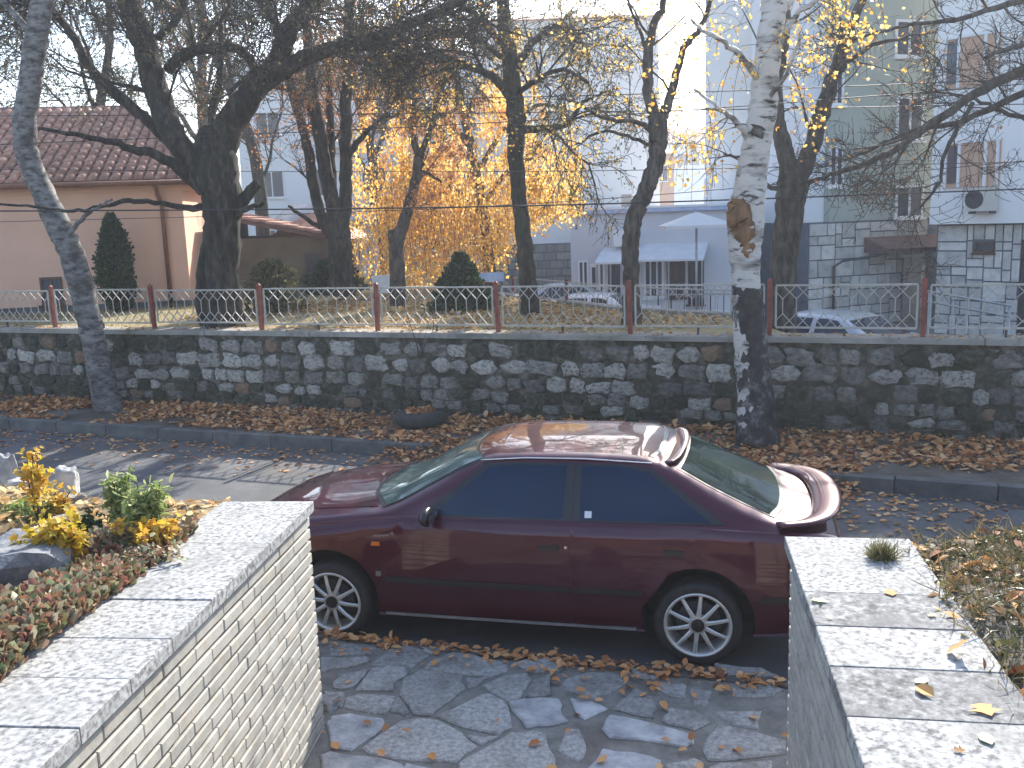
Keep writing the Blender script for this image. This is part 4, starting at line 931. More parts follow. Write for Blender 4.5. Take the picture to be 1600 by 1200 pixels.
# big white gable wall building
wa = ony(838, 440, 36); wb = ony(1032, 440, 36)
WB = thing('white_building', 'tall plain white gable building with a rough stone base, right of the golden tree', 'building', (wa[0]-2, 36, -.7), 0)
ww = wb[0]-wa[0]+2
newobj('wall', MB().box(0, ww, 0, 12, 2.4, 10.3).me('wall', 'white_wall'), WB)
newobj('roof', MB().add([(-.2, -.2, 10.3), (ww+.2, -.2, 10.3), (ww+.2, 12.2, 10.3), (-.2, 12.2, 10.3), (ww/2-1, 6, 11.6), (ww/2+1, 6, 11.6)], [(0, 1, 5, 4), (1, 2, 5), (2, 3, 4, 5), (3, 0, 4), (3, 2, 1, 0)]).me('roof', 'tile'), WB)
newobj('base_core', MB().box(-.03, ww+.03, -.04, 11.9, 0, 2.39).me('base_core', 'cladding_joint'), WB)
for r_ in range(8):
    x = 0
    while x < ww:
        L = random.uniform(.35, .7); e = min(x+L, ww)
        newobj('base_stone', MB().box(x+.02, e-.02, -.075-random.uniform(0, .02), -.041, r_*.295+.03, r_*.295+.28).me('base_stone', 'rough_stone'), WB); x = e
# shop building
sa_ = ony(893, 445, 28.5); se = ony(1150, 445, 27.0); sv = (se-sa_)[:2]; sw = np.linalg.norm(sv)
SH = thing('shop_building', 'low blue grey shop building with flat roof, awnings and shop windows, behind the parasol', 'building', (sa_[0], sa_[1], -.6), atan2(sv[1], sv[0]))
zt = ony(893, 328, 28.5)[2]+.6
newobj('wall', MB().box(0, sw, 0, 8, 0, zt-.14).me('wall', 'shop_wall'), SH)
newobj('roof', MB().box(-.1, sw+.1, -.15, 8.1, zt-.138, zt-.03).me('roof', 'blue_trim'), SH)
newobj('roof_top', MB().box(-.12, sw+.12, -.17, 8.1, zt-.029, zt+.03).me('roof_top', 'white_trim'), SH)
def sx(px): return float(np.dot(ony(px, 400, 28)[:2]-sa_[:2], sv/sw))
window(SH, sx(897), sx(915), .95, 2.0, 0, 1, 'white_trim', .05)
dr = newobj('door', MB().box(sx(918), sx(930), -.04, -.002, .35, 1.9).me('door', 'white_trim'), SH); newobj('door_glass', MB().box(sx(918)+.05, sx(930)-.05, -.05, -.041, .9, 1.8).me('door_glass', 'window_glass'), dr)
window(SH, sx(932), sx(942), .95, 2.0, 0, 0, 'white_trim', .05)
window(SH, sx(948), sx(968), .7, 2.0, 0, 1, 'dark_metal', .05)
window(SH, sx(1008), sx(1040), .9, 2.05, 0, 2, 'white_trim', .05)
window(SH, sx(1045), sx(1075), .9, 2.05, 0, 2, 'wood_brown', .04)
window(SH, sx(1080), sx(1105), .7, 2.05, 0, 1, 'wood_brown', .04)
for (a, b, z, dz, m_) in ((940, 990, 2.35, .35, 'awning'), (1003, 1112, 2.45, .40, 'awning')):
    xa_, xb_ = sx(a), sx(b); aw = newobj('awning', MB().add([(xa_, 0, z), (xb_, 0, z), (xb_, -1.1, z-dz), (xa_, -1.1, z-dz), (xa_, 0, z-.05), (xb_, 0, z-.05), (xb_, -1.1, z-dz-.06), (xa_, -1.1, z-dz-.06)], [(3, 2, 1, 0), (4, 5, 6, 7), (0, 1, 5, 4), (1, 2, 6, 5), (2, 3, 7, 6), (3, 0, 4, 7)]).me('awning', m_), SH)
    for x in (xa_+.05, (xa_+xb_)/2, xb_-.05): newobj('awning_arm', MB().bar((x, -1.05, z-dz-.07), (x, -1.05, .0), .04).me('awning_arm', 'metal_grey'), aw)
newobj('terrace', MB().box(sx(930), sw, -1.6, -.003, 0, .55).me('terrace', 'white_wall'), SH)
for k in range(7): newobj('rail_post', MB().box(sx(1045)+k*.35, sx(1045)+k*.35+.03, -1.58, -1.55, .551, 1.1).me('rail_post', 'dark_metal'), SH)
newobj('handrail', MB().box(sx(1045), sx(1045)+2.2, -1.585, -1.545, 1.101, 1.14).me('handrail', 'metal_grey'), SH)
for (px) in (962, ): 
    newobj('air_conditioner', MB().box(sx(px), sx(px)+.7, -.35, -.002, 2.40, 2.85).me('air_conditioner', 'white_trim'), SH)
newobj('chimney', MB().box(sx(1098), sx(1108), 1, 1.4, zt+.03, zt+.75).me('chimney', 'white_wall'), SH)
newobj('roof_box', MB().box(sx(960), sx(978), 1, 1.5, zt+.03, zt+.40).me('roof_box', 'metal_grey'), SH)
# parasol
pp_ = ony(1053, 440, 23.5); PR = thing('parasol', 'large white square parasol in front of the shop building', 'parasol', (pp_[0]+.55, 23.5, -.6))
zc_ = ony(1080, 331, 23.5)[2]+.6; ze = ony(1040, 353, 23.5)[2]+.6; hw = (1140-1035)/F*23.5/2
newobj('pole', MB().tube([(0, 0, 0), (0, 0, zc_+.05)], .03, 8).me('pole', 'metal_grey', True), PR)
newobj('canopy', MB().add([(-hw, -hw*.7, ze), (hw, -hw*.7, ze), (hw, hw*.7, ze), (-hw, hw*.7, ze), (0, 0, zc_), (-hw, -hw*.7, ze-.07), (hw, -hw*.7, ze-.07), (hw, hw*.7, ze-.07), (-hw, hw*.7, ze-.07)],
       [(0, 1, 4), (1, 2, 4), (2, 3, 4), (3, 0, 4), (0, 5, 6, 1), (1, 6, 7, 2), (2, 7, 8, 3), (3, 8, 5, 0)]).me('canopy', 'parasol_cloth'), PR)
rb = MB()
for sx_, sy_ in ((-1, -1), (1, -1), (1, 1), (-1, 1)): rb.bar((0, 0, zc_-.04), (sx_*hw*.97, sy_*hw*.68, ze-.02), .02)
newobj('ribs', rb.me('ribs', 'metal_grey'), PR)
# right apartment building: white block, green wall, white block with stone cladding
def cladding(root, x0, x1, z0, z1, y, budget, skip=()):
    rects = []
    def split(a, b, c, d, lv):
        w, h = b-a, d-c
        if lv == 0 or (w < .75 and h < .5) or (w < 1.1 and h < .8 and random.random() < .12): rects.append((a, b, c, d)); return
        if w > h*random.uniform(.7, 1.6): m_ = a+w*random.uniform(.3, .7); split(a, m_, c, d, lv-1); split(m_, b, c, d, lv-1)
        else: m_ = c+h*random.uniform(.3, .7); split(a, b, c, m_, lv-1); split(a, b, m_, d, lv-1)
    split(x0, x1, z0, z1, 10)
    for s_ in skip:
        nr = []
        for q in rects:
            if not (q[0] < s_[1] and q[1] > s_[0] and q[2] < s_[3] and q[3] > s_[2]): nr.append(q); continue
            a, b, c, d = q
            if a < s_[0]: nr.append((a, s_[0], c, d)); a = s_[0]
            if b > s_[1]: nr.append((s_[1], b, c, d)); b = s_[1]
            if c < s_[2]: nr.append((a, b, c, s_[2]))
            if d > s_[3]: nr.append((a, b, s_[3], d))
        rects = nr
    rects = [r for r in rects if r[1]-r[0] > .08 and r[3]-r[2] > .07]
    rects.sort(key=lambda r: -(r[1]-r[0])*(r[3]-r[2]))
    for r in rects[:budget]:
        newobj('cladding_stone', MB().box(r[0]+.018, r[1]-.018, y-.035-random.uniform(0, .012), y-.002, r[2]+.018, r[3]-.018).me('cladding_stone', 'cladding'), root)
    rest = MB()
    for r in rects[budget:]: rest.box(r[0]+.018, r[1]-.018, y-.04, y-.002, r[2]+.018, r[3]-.018)
    if rest.v: newobj('cladding_stones', rest.me('cladding_stones', 'cladding'), root, kind='stuff')
# white left block
pA = ony(1102, 500, 31); pB = ony(1292, 500, 29.5); v = (pB-pA)[:2]; L1_ = np.linalg.norm(v)
B1 = thing('white_apartment_block', 'white overhanging apartment block directly behind the big birch', 'building', (pA[0], pA[1], -.6), atan2(v[1], v[0]))
def fx(root_o, vv, px, py=400):
    o_ = np.array(root_o.location[:2]); t_ = vv/np.linalg.norm(vv); n_ = np.array([-t_[1], t_[0], 0]); q = onp(px, py, (o_[0], o_[1], 0), n_); return float(np.dot(q[:2]-o_, t_)), float(q[2]+.6)
zlo = fx(B1, v, 1150, 338)[1]; zhi = 13.
xr = fx(B1, v, 1242)[0]
newobj('wall', MB().box(0, xr, 0, 9, zlo, zhi).me('wall', 'white_wall'), B1)
newobj('wall', MB().box(xr+.002, L1_, .5, 9, zlo+.1, zhi).me('wall', 'pale_wall'), B1)
newobj('ground_floor', MB().box(.5, L1_-.05, 1.0, 8.8, 0, zlo-.002).me('ground_floor', 'shop_wall'), B1)
for (a, b, t_, u_) in ((1198, 1222, 232, 300), (1198, 1222, 90, 160)):
    xa_, z1_ = fx(B1, v, a, t_); xb_, z0_ = fx(B1, v, b, u_); window(B1, xa_, xb_, z0_, z1_, 0, 1)
for (a, b, t_, u_) in ((1244, 1262, 232, 296), (1244, 1262, 90, 160)):
    xa_, z1_ = fx(B1, v, a, t_); xb_, z0_ = fx(B1, v, b, u_); window(B1, xa_+.2, xb_+.2, z0_, z1_, .5, 0)
xa_, z1_ = fx(B1, v, 1186, 378); xb_, z0_ = fx(B1, v, 1210, 418); window(B1, xa_, xb_, z0_, z1_, 1.0, 1)
xa_, z1_ = fx(B1, v, 1183, 300)
newobj('balcony', MB().box(xa_, xa_+.9, -.7, -.002, z1_-.9, z1_-.3).me('balcony', 'white_wall'), B1)
# green wall block
pC = ony(1292, 500, 26.5); pD = ony(1445, 500, 27.5); v2 = (pD-pC)[:2]; L2 = np.linalg.norm(v2)
B2 = thing('green_apartment_block', 'grey green apartment wall with a stone clad ground floor and brown entrance canopy', 'building', (pC[0], pC[1], -.6), atan2(v2[1], v2[0]))
zg = fx(B2, v2, 1340, 345)[1]
newobj('wall', MB().box(0, L2+1.6, 0, 3.0, zg, 13).me('wall', 'green_wall'), B2)
newobj('side_wall', MB().box(-.6, -.002, .25, 3.0, zg, 13).me('side_wall', 'pale_wall'), B2)
newobj('ground_floor', MB().box(-.62, L2+1.6, .05, 3.0, 0, zg-.002).me('ground_floor', 'cladding_joint'), B2)
d0 = fx(B2, v2, 1410, 440)[0]; d1 = fx(B2, v2, 1438, 440)[0]; dz1 = fx(B2, v2, 1420, 402)[1]
cladding(B2, -.6, L2-.02, 0, zg-.03, .05, 230, skip=[(d0, d1, 0, dz1)])
for (a, b, t_, u_, mu) in ((1266, 1312, 228, 292, 1), (1266, 1305, 100, 165, 1), (1398, 1441, 290, 340, 1), (1400, 1441, 150, 220, 1), (1398, 1441, 30, 90, 1)):
    xa_, z1_ = fx(B2, v2, max(a, 1294), t_); xb_, z0_ = fx(B2, v2, b, u_); window(B2, xa_+.03, max(xb_, xa_+.5), z0_, z1_, 0, mu, fw=.07)
dd = newobj('door', MB().box(d0, d1, -.02, .046, .0, dz1).me('door', 'metal_grey'), B2); newobj('door_frame', MB().box(d0-.06, d1+.06, .0, .047, dz1+.002, dz1+.08).me('door_frame', 'white_trim'), dd)
c0, cz = fx(B2, v2, 1350, 388); c1 = fx(B2, v2, 1462, 388)[0]
newobj('canopy', MB().add([(c0, -1.0, cz), (c1, -1.0, cz), (c1, .0, cz+.30), (c0, .0, cz+.30), (c0, -1.0, cz-.10), (c1, -1.0, cz-.10), (c1, .0, cz-.1), (c0, .0, cz-.1)], [(0, 1, 2, 3), (7, 6, 5, 4), (0, 4, 5, 1), (1, 5, 6, 2), (2, 6, 7, 3), (3, 7, 4, 0)]).me('canopy', 'canopy_brown'), B2)
g0, gz = fx(B2, v2, 1300, 408)
newobj('drain_pipe', MB().tube([(c0+.1, -.9, cz-.12), (g0+.2, -.2, gz), (g0, -.10, gz-.15), (g0, -.10, 0)], .04, 6).me('drain_pipe', 'dark_metal', True), B2)
# white right block
pE = ony(1446, 500, 24.5); pF = ony(1640, 500, 22.3); v3 = (pF-pE)[:2]; t3 = v3/np.linalg.norm(v3)
B3 = thing('white_apartment_block', 'white apartment block at the right edge with an air conditioner and stone clad ground floor', 'building', (pE[0], pE[1], -.6), atan2(v3[1], v3[0]))
z3 = fx(B3, v3, 1500, 350)[1]; L3 = 8.
newobj('wall', MB().box(0, L3, 0, 6, z3, 13).me('wall', 'white_wall'), B3)
newobj('ground_floor', MB().box(.05, L3, .35, 6, 0, z3-.002).me('ground_floor', 'cladding_joint'), B3)
ex0 = fx(B3, v3, 1585, 440)[0]; ez1 = fx(B3, v3, 1590, 376)[1]; sw0, sz1 = fx(B3, v3, 1512, 376); sw1, sz0 = fx(B3, v3, 1545, 398)
cladding(B3, .08, L3-.1, 0, z3-.03, .35, 220, skip=[(ex0, ex0+1.3, 0, ez1), (sw0, sw1, sz0, sz1)])
window(B3, sw0+.05, sw1-.02, sz0+.03, sz1-.05, .33, 0, 'wood_brown', .05)
newobj('dark_doorway', MB().box(ex0, ex0+1.2, .30, .348, 0, ez1).me('dark_doorway', 'dark_metal'), B3)
for (t_, u_) in ((222, 290), (60, 130)):
    xa_, z1_ = fx(B3, v3, 1478, t_); xb_, z0_ = fx(B3, v3, 1562, u_)
    bw = newobj('loggia', MB().box(xa_, xb_, -.06, -.002, z0_, z1_).me('loggia', 'orange_panel'), B3)
    fm = MB()
    for f in (0, .25, .72, .93): fm.box(xa_+(xb_-xa_)*f, xa_+(xb_-xa_)*f+.07, -.09, -.061, z0_, z1_)
    fm.box(xa_, xb_, -.095, -.061, z1_-.06, z1_); newobj('frame', fm.me('frame', 'white_trim'), bw)
    newobj('pane', MB().box(xa_+.1, xa_+(xb_-xa_)*.25, -.08, -.062, z0_+.1, z1_-.1).me('pane', 'window_glass'), bw)
# air conditioner on the right block
ax, az = fx(B3, v3, 1518, 330); ax1, az1 = fx(B3, v3, 1562, 292)
AC = newobj('air_conditioner', MB().box(ax, ax1, -.34, -.05, az, az1).me('air_conditioner', 'porcelain'), B3)
fm = MB(); cx_, cz2 = ax+(ax1-ax)*.30, (az+az1)/2; rr = (az1-az)*.40
fm.add([(cx_+rr*cos(a), -.345, cz2+rr*sin(a)) for a in np.linspace(0, 2*pi, 18)[:-1]], [tuple(range(17))[::-1]])
newobj('fan_grille', fm.me('fan_grille', 'dark_metal'), AC)
newobj('bracket', MB().box(ax+.05, ax+.1, -.3, 0, az-.06, az-.002).box(ax1-.1, ax1-.05, -.3, 0, az-.06, az-.002).me('bracket', 'dark_metal'), AC)
# handrail of the ramp
h0 = ony(1450, 455, 17); h1 = ony(1580, 478, 15.5)
HR = thing('ramp_handrail', 'double pale metal handrail of a ramp behind the fence at the right', 'handrail', (h0[0], h0[1], -.6))
for dz in (0, -.18): newobj('rail', MB().tube([(0, 0, h0[2]+.6+dz), (h1[0]-h0[0], h1[1]-h0[1], h1[2]+.6+dz)], .02, 8).me('rail', 'metal_grey', True), HR)
for f in (0.02, .5, .98):
    x_, y_ = (h1[0]-h0[0])*f, (h1[1]-h0[1])*f; zt_ = h0[2]+.6+(h1[2]-h0[2])*f; newobj('rail_post', MB().tube([(x_, y_, 0), (x_, y_, zt_)], .02, 8).me('rail_post', 'metal_grey', True), HR)
# distant houses on the hill
for (px, py, Yd, w, h, m_, lab) in ((1036, 312, 70, 1.6, 3.2, 'orange_panel', 'small distant yellow house left of the gap between the buildings'), (1062, 262, 190, 9, 6, 'white_wall', 'distant pale house high on the hill in the gap'), (1078, 285, 150, 8, 6, 'pale_wall', 'distant grey blue house lower on the hill in the gap'), (1090, 262, 210, 7, 7, 'peach_wall', 'distant peach house on the hill near the white block')):
    b = ony(px, py, Yd); DH = thing('distant_house', lab, 'house', (b[0], Yd, -1.0 if Yd < 100 else b[2]-6))
    top = b[2]+h-DH.location[2]
    newobj('wall', MB().box(-w/2, w/2, 0, w, 0, top).me('wall', m_), DH)
    newobj('roof', MB().add([(-w*.55, -.3, top), (w*.55, -.3, top), (w*.55, w+.3, top), (-w*.55, w+.3, top), (-w*.3, w/2, top+w*.25), (w*.3, w/2, top+w*.25)], [(0, 1, 5, 4), (1, 2, 5), (2, 3, 4, 5), (3, 0, 4), (3, 2, 1, 0)]).me('roof', 'tile'), DH)
    window(DH, -w*.25, w*.2, top-h*.6, top-h*.25, 0, 1, fw=.06*w/3)
cone_shrub('distant_tree', 'dark distant tree clump in the gap right of the yellow house', 'tree', 1075, 320, 60, 60, 60, 'leaf_dark', 1500, .35, dome, z=-.8, seed=9)
# overhead wires
WR_N = 0
for (ya, yb, yc, Y0, Y1, r_, sag, lab) in ((153, 152, 118, 16, 12.5, .008, 0, 'topmost thin overhead wire crossing the sky'), (176, 176, 160, 16.2, 12.8, .008, 0, 'second overhead wire from the top, over the tiled roof'),
        (325, 322, 290, 13.5, 12.8, .012, 0, 'thick overhead cable in front of the golden tree'), (258, 268, 250, 15, 13.0, .006, 0, 'thin overhead wire just above the thick cable'), (226, 190, 120, 15, 12.2, .008, 0, 'overhead wire rising to the right past the white gable'),
        (345, 320, 238, 18, 15, .007, 0, 'wire slanting up across the green wall')):
    a = ony(-150, ya+6, Y0); b = ony(800, yb, (Y0+Y1)/2); c = ony(1750, yc, Y1)
    P = path([a, b, c], 24); V, Fc = tube_arrays([(P, np.full(24, r_*.8))], 4)
    newobj('overhead_wire', mesh('overhead_wire', V, Fc, 'wire', True), label=lab, cat='wire', group='overhead wires')

# low unseen house added behind the viewer to give the car dark reflections
NH = thing('added_house', 'low brown house with a red tiled roof, added behind the viewer for dark car reflections', 'house', (0, -5.5, 0))
newobj('wall', MB().box(-9, 9, -6, 0, 0, 3.3).me('wall', 'olive_wall'), NH)
newobj('roof', MB().add([(-9.5, -6.5, 3.3), (9.5, -6.5, 3.3), (9.5, .5, 3.3), (-9.5, .5, 3.3), (-6.5, -3, 4.9), (6.5, -3, 4.9)], [(0, 1, 5, 4), (1, 2, 5), (2, 3, 4, 5), (3, 0, 4), (3, 2, 1, 0)]).me('roof', 'tile'), NH)
for k in range(4): newobj('window', MB().box(-7+k*4, -5.6+k*4, .01, .04, 1, 2.3).me('window', 'window_glass'), NH)
# ------------------------------------------------------------------ cars
HATCH = [  # x, zb, W, belt, (y6,z6), (y7,z7), (y8,z8), ztop
 (-2.17, .32, .60, .60, (.52, .635), (.42, .655), (.25, .67), .675), (-2.08, .23, .735, .66, (.64, .70), (.52, .725), (.3, .74), .745), (-1.8, .20, .805, .745, (.71, .79), (.58, .82), (.33, .838), .845),
 (-1.25, .20, .832, .825, (.745, .868), (.61, .90), (.34, .922), .93), (-1.06, .20, .835, .855, (.75, .892), (.63, .925), (.36, .955), .965), (-.9, .20, .836, .875, (.755, .908), (.66, .94), (.385, .995), 1.012), (-.6, .20, .837, .90, (.76, .935), (.695, 1.035), (.41, 1.135), 1.16),
 (-.3, .20, .838, .91, (.755, .965), (.645, 1.17), (.43, 1.27), 1.295), (-.1, .20, .838, .913, (.75, .98), (.60, 1.25), (.44, 1.305), 1.328), (.4, .20, .838, .916, (.745, .985), (.595, 1.265), (.43, 1.318), 1.338), (.85, .20, .838, .917, (.74, .98), (.59, 1.258), (.42, 1.305), 1.328),
 (1.05, .20, .838, .917, (.74, .975), (.605, 1.21), (.43, 1.26), 1.285), (1.3, .20, .836, .916, (.74, .96), (.645, 1.09), (.46, 1.145), 1.17), (1.6, .21, .83, .905, (.735, .935), (.68, .975), (.48, 1.015), 1.03), (1.8, .23, .82, .89, (.72, .91), (.66, .925), (.45, .935), .94),
 (2.0, .26, .785, .86, (.68, .88), (.58, .89), (.35, .898), .90), (2.11, .30, .71, .80, (.60, .83), (.5, .84), (.3, .85), .85), (2.16, .38, .60, .70, (.5, .72), (.4, .73), (.25, .735), .74)]
SEDAN = [(x, zb, W_, b, p6, p7, p8, zt) for (x, zb, W_, b, p6, p7, p8, zt) in HATCH if x < 1.1]+[(1.3, .20, .836, .93, (.74, .97), (.66, 1.02), (.46, 1.06), 1.08), (1.5, .21, .83, .93, (.735, .955), (.68, .97), (.48, .985), .99), (1.95, .24, .80, .91, (.70, .93), (.6, .945), (.4, .955), .96), (2.12, .32, .70, .82, (.6, .86), (.5, .87), (.3, .875), .88), (2.2, .4, .60, .70, (.5, .72), (.4, .73), (.25, .735), .74)]
def car_section(T, x):
    """interpolated half section at x -> list of (y,z)"""
    xs = np.array([t[0] for t in T])
    def it(vals):
        vals = np.array(vals); d = np.diff(vals)/np.diff(xs); m_ = np.zeros(len(xs)); m_[0] = d[0]; m_[-1] = d[-1]
        for i in range(1, len(xs)-1):
            if d[i-1]*d[i] > 0:
                w1_, w2_ = 2*(xs[i+1]-xs[i])+(xs[i]-xs[i-1]), (xs[i+1]-xs[i])+2*(xs[i]-xs[i-1]); m_[i] = (w1_+w2_)/(w1_/d[i-1]+w2_/d[i])
        i = min(max(np.searchsorted(xs, x)-1, 0), len(xs)-2); h = xs[i+1]-xs[i]; t = (x-xs[i])/h
        return (2*t**3-3*t*t+1)*vals[i]+(t**3-2*t*t+t)*h*m_[i]+(-2*t**3+3*t*t)*vals[i+1]+(t**3-t*t)*h*m_[i+1]
    zb = it([t[1] for t in T]); W_ = it([t[2] for t in T]); be = it([t[3] for t in T])
    p = [(0, zb), (W_-.10, zb), (W_-.035, zb+.03), (W_-.01, zb+.12), (W_, .46 if be > .7 else be*.75), (W_+.003, .50 if be > .7 else be*.8), (W_-.008, (.52+be)/2+.06 if be > .75 else be*.92), (W_-.04, be-.02), (W_-.062, be)]
    for k in (4, 5, 6): p.append((it([t[k][0] for t in T]), it([t[k][1] for t in T])))
    p.append((0, it([t[7] for t in T]))); return p
def build_car(label, T, paint, loc, rz, scale=1., wheel_r=.282, full=True, name='parked_car', group=None):
    root = thing(name, label, 'car', loc, rz, group); root.scale = (scale,)*3
    xs = sorted(set(list(np.linspace(T[0][0], T[-1][0], 70))+[t[0] for t in T])); rings = []
    for x in xs:
        P = np.array(car_section(T, x)); Q = path(P, 40)
        Q[:, 0] = np.maximum(Q[:, 0], 0)
        half = [(x, -a, b) for a, b in Q]; other = [(x, a, b) for a, b in Q[::-1]][1:-1]
        rings.append(half+other)
    n = len(rings[0]); bm = bmesh.new(); vs = [[bm.verts.new(p) for p in r_] for r_ in rings]
    for i in range(len(rings)-1):
        for j in range(n): bm.faces.new((vs[i][j], vs[i][(j+1) % n], vs[i+1][(j+1) % n], vs[i+1][j]))
    bm.faces.new(vs[0][::-1]); bm.faces.new(vs[-1])
    bmesh.ops.recalc_face_normals(bm, faces=bm.faces); bvh = BVHTree.FromBMesh(bm)
    me = bpy.data.meshes.new('body'); bm.to_mesh(me); bm.free(); me.materials.append(MT[paint]); me.materials.append(MT['car_dark'])
    body = bpy.data.objects.new('body', me); COL.objects.link(body)
    AX = (-1.2525, 1.2525)
    cut = MB()
    for ax_ in AX:
        for s in (-1, 1):
            k = 32; V = []; yy = (s*.95, s*.52)
            for y_ in yy:
                for a in range(k): V.append((ax_+.355*cos(2*pi*a/k), y_, wheel_r+.03+.355*sin(2*pi*a/k)))
            Fc = [(a, (a+1) % k, k+(a+1) % k, k+a) for a in range(k)]+[tuple(range(k))[::-1], tuple(range(k, 2*k))]
            if s > 0: Fc = [f[::-1] for f in Fc]
            cut.add(V, Fc)
    cme = cut.me('cut', 'car_dark'); bmc = bmesh.new(); bmc.from_mesh(cme); bmesh.ops.recalc_face_normals(bmc, faces=bmc.faces); bmc.to_mesh(cme); bmc.free()
    co = bpy.data.objects.new('cut', cme); COL.objects.link(co)
    bo = body.modifiers.new('b', 'BOOLEAN'); bo.operation = 'DIFFERENCE'; bo.object = co; bo.solver = 'EXACT'; bo.material_mode = 'TRANSFER'
    dg = bpy.context.evaluated_depsgraph_get(); ev = body.evaluated_get(dg); me2 = bpy.data.meshes.new_from_object(ev)
    bpy.data.objects.remove(co); bpy.data.objects.remove(body)
    me2.polygons.foreach_set('use_smooth', [len(p.vertices) < 6 for p in me2.polygons])
    try: me2.set_sharp_from_angle(angle=radians(35))
    except Exception: pass
    body = newobj('body', me2, root)
    def cast(o_, d_):
        h = bvh.ray_cast(Vector(o_), Vector(d_)); return (h[0], h[1]) if h[0] is not None else (None, None)
    def patch(nm, rows_, mode, m_, off, parent=root, th=.012, smooth=True, s=-1):
        """rows_: grid of 2-D points; mode 'side': (x,z) seen from the side s; mode 'top': (x,y) from above; proud by off"""
        G = []; bad = False
        for rw in rows_:
            g_ = []
            for (a, b) in rw:
                if mode == 'side': p, n_ = cast((a, s*2, b), (0, -s, 0))
                else: p, n_ = cast((a, b, 3), (0, 0, -1))
                if p is None: p, n_ = (Vector((a, s*.8, b)), Vector((0, s, 0))) if mode == 'side' else (Vector((a, b, .8)), Vector((0, 0, 1)))
                g_.append((p, n_))
            G.append(g_)
        nr, nc = len(G), len(G[0])
        V = [tuple(p+n_*off) for g_ in G for p, n_ in g_]+[tuple(p-n_*(th-off)) for g_ in G for p, n_ in g_]
        N0 = nr*nc; Fc = []
        for i in range(nr-1):
            for j in range(nc-1):
                a = i*nc+j; Fc.append((a, a+1, a+nc+1, a+nc))
        ring = [(0, j) for j in range(nc)]+[(i, nc-1) for i in range(1, nr)]+[(nr-1, j) for j in range(nc-2, -1, -1)]+[(i, 0) for i in range(nr-2, 0, -1)]
        ids = [i*nc+j for i, j in ring]
        for k in range(len(ids)): a, b = ids[k], ids[(k+1) % len(ids)]; Fc.append((a, a+N0, b+N0, b))
        bmx = bmesh.new(); vv = [bmx.verts.new(v_) for v_ in V]
        for f in Fc:
            try: bmx.faces.new([vv[i] for i in f])
            except ValueError: pass
        # orient outward
        bmx.normal_update(); f0 = bmx.faces[:] and list(bmx.faces)[(nr//2)*(nc-1)//1 if (nr//2)*(nc-1) < len(bmx.faces) else 0]
        ref = G[nr//2][nc//2][1]
        if f0.normal.dot(ref) < 0:
            for f in bmx.faces: f.normal_flip()
        mm = bpy.data.meshes.new(nm); bmx.to_mesh(mm); bmx.free(); mm.materials.append(MT[m_])
        if smooth:
            mm.polygons.foreach_set('use_smooth', np.ones(len(mm.polygons), bool))
            try: mm.set_sharp_from_angle(angle=radians(40))
            except Exception: pass
        return newobj(nm, mm, parent)
    def quad(pts_bottom, pts_top, nr=10, nc=16):
        B = path(pts_bottom, nc); T_ = path(pts_top, nc); return [[tuple(B[j]*(1-t)+T_[j]*t) for j in range(nc)] for t in np.linspace(0, 1, nr)]
    hatch = T is HATCH
    for s in (-1, 1):
        if full and True:
            # door panels stand 4 mm proud so that the shut lines read as grooves
            fd = patch('front_door', quad([(-.84, .24), (-.2, .235), (.44, .235)], [(-.80, .80), (-.60, .905), (.44, .912)], 14, 20), 'side', paint, .004, s=s)
            rd = patch('rear_door', quad([(.462, .235), (.70, .235), (.84, .30)], [(.462, .912), (.9, .912), (1.28, .905)], 14, 16), 'side', paint, .004, s=s)
            # rear door lower rear edge follows the arch
        else: fd = rd = root
        patch('door_window' if full else 'side_window', quad([(-.50, .93), (-.1, .932), (.385, .934)], [(-.13, 1.232), (.1, 1.246), (.395, 1.248)]), 'side', 'car_glass', .007, parent=fd, s=s)
        if hatch: patch('door_window', quad([(.50, .934), (.9, .936), (1.33, .940)], [(.495, 1.248), (.72, 1.246), (.93, 1.222)]), 'side', 'car_glass', .007, parent=rd, s=s)
        else: patch('side_window', quad([(.50, .934), (.75, .936), (1.0, .940)], [(.495, 1.248), (.7, 1.246), (.9, 1.20)]), 'side', 'car_glass', .007, parent=rd, s=s)
        if full:
            patch('pillar_trim', quad([(-.60, .921), (.3, .925), (.445, .925)], [(-.16, 1.252), (.1, 1.262), (.445, 1.262)], 8, 20), 'side', 'car_trim', .0045, s=s)
            patch('pillar_trim', quad([(.452, .925), (.9, .927), (1.42, .930)], [(.452, 1.262), (.75, 1.260), (.96, 1.235)], 8, 20), 'side', 'car_trim', .0045, s=s)
            for (a, b) in ((-.835, .435), (.468, .90)):
                patch('rub_strip', quad([(a, .468), ((a+b)/2, .466), (b, .464)], [(a, .502), ((a+b)/2, .50), (b, .498)], 3, 12), 'side', 'car_trim', .014, s=s)
            patch('rub_strip', quad([(1.64, .464), (1.8, .464), (1.98, .466)], [(1.64, .498), (1.8, .498), (1.98, .50)], 3, 8), 'side', 'car_trim', .014, s=s)
            patch('sill_trim', quad([(-.86, .212), (0, .212), (.86, .212)], [(-.86, .232), (0, .232), (.86, .232)], 3, 14), 'side', 'metal_grey', .008, s=s)
            patch('side_indicator', quad([(-.93, .715), (-.90, .716), (-.865, .717)], [(-.925, .742), (-.9, .743), (-.868, .743)], 3, 5), 'side', 'amber', .009, s=s)
            patch('badge', quad([(-.905, .505), (-.885, .50), (-.865, .505)], [(-.905, .535), (-.885, .54), (-.865, .535)], 4, 6), 'side', 'chrome', .007, s=s)
            patch('handle', quad([(.24, .745), (.30, .743), (.37, .743)], [(.24, .775), (.30, .777), (.37, .775)], 4, 6), 'side', 'car_trim', .016, parent=fd, s=s)
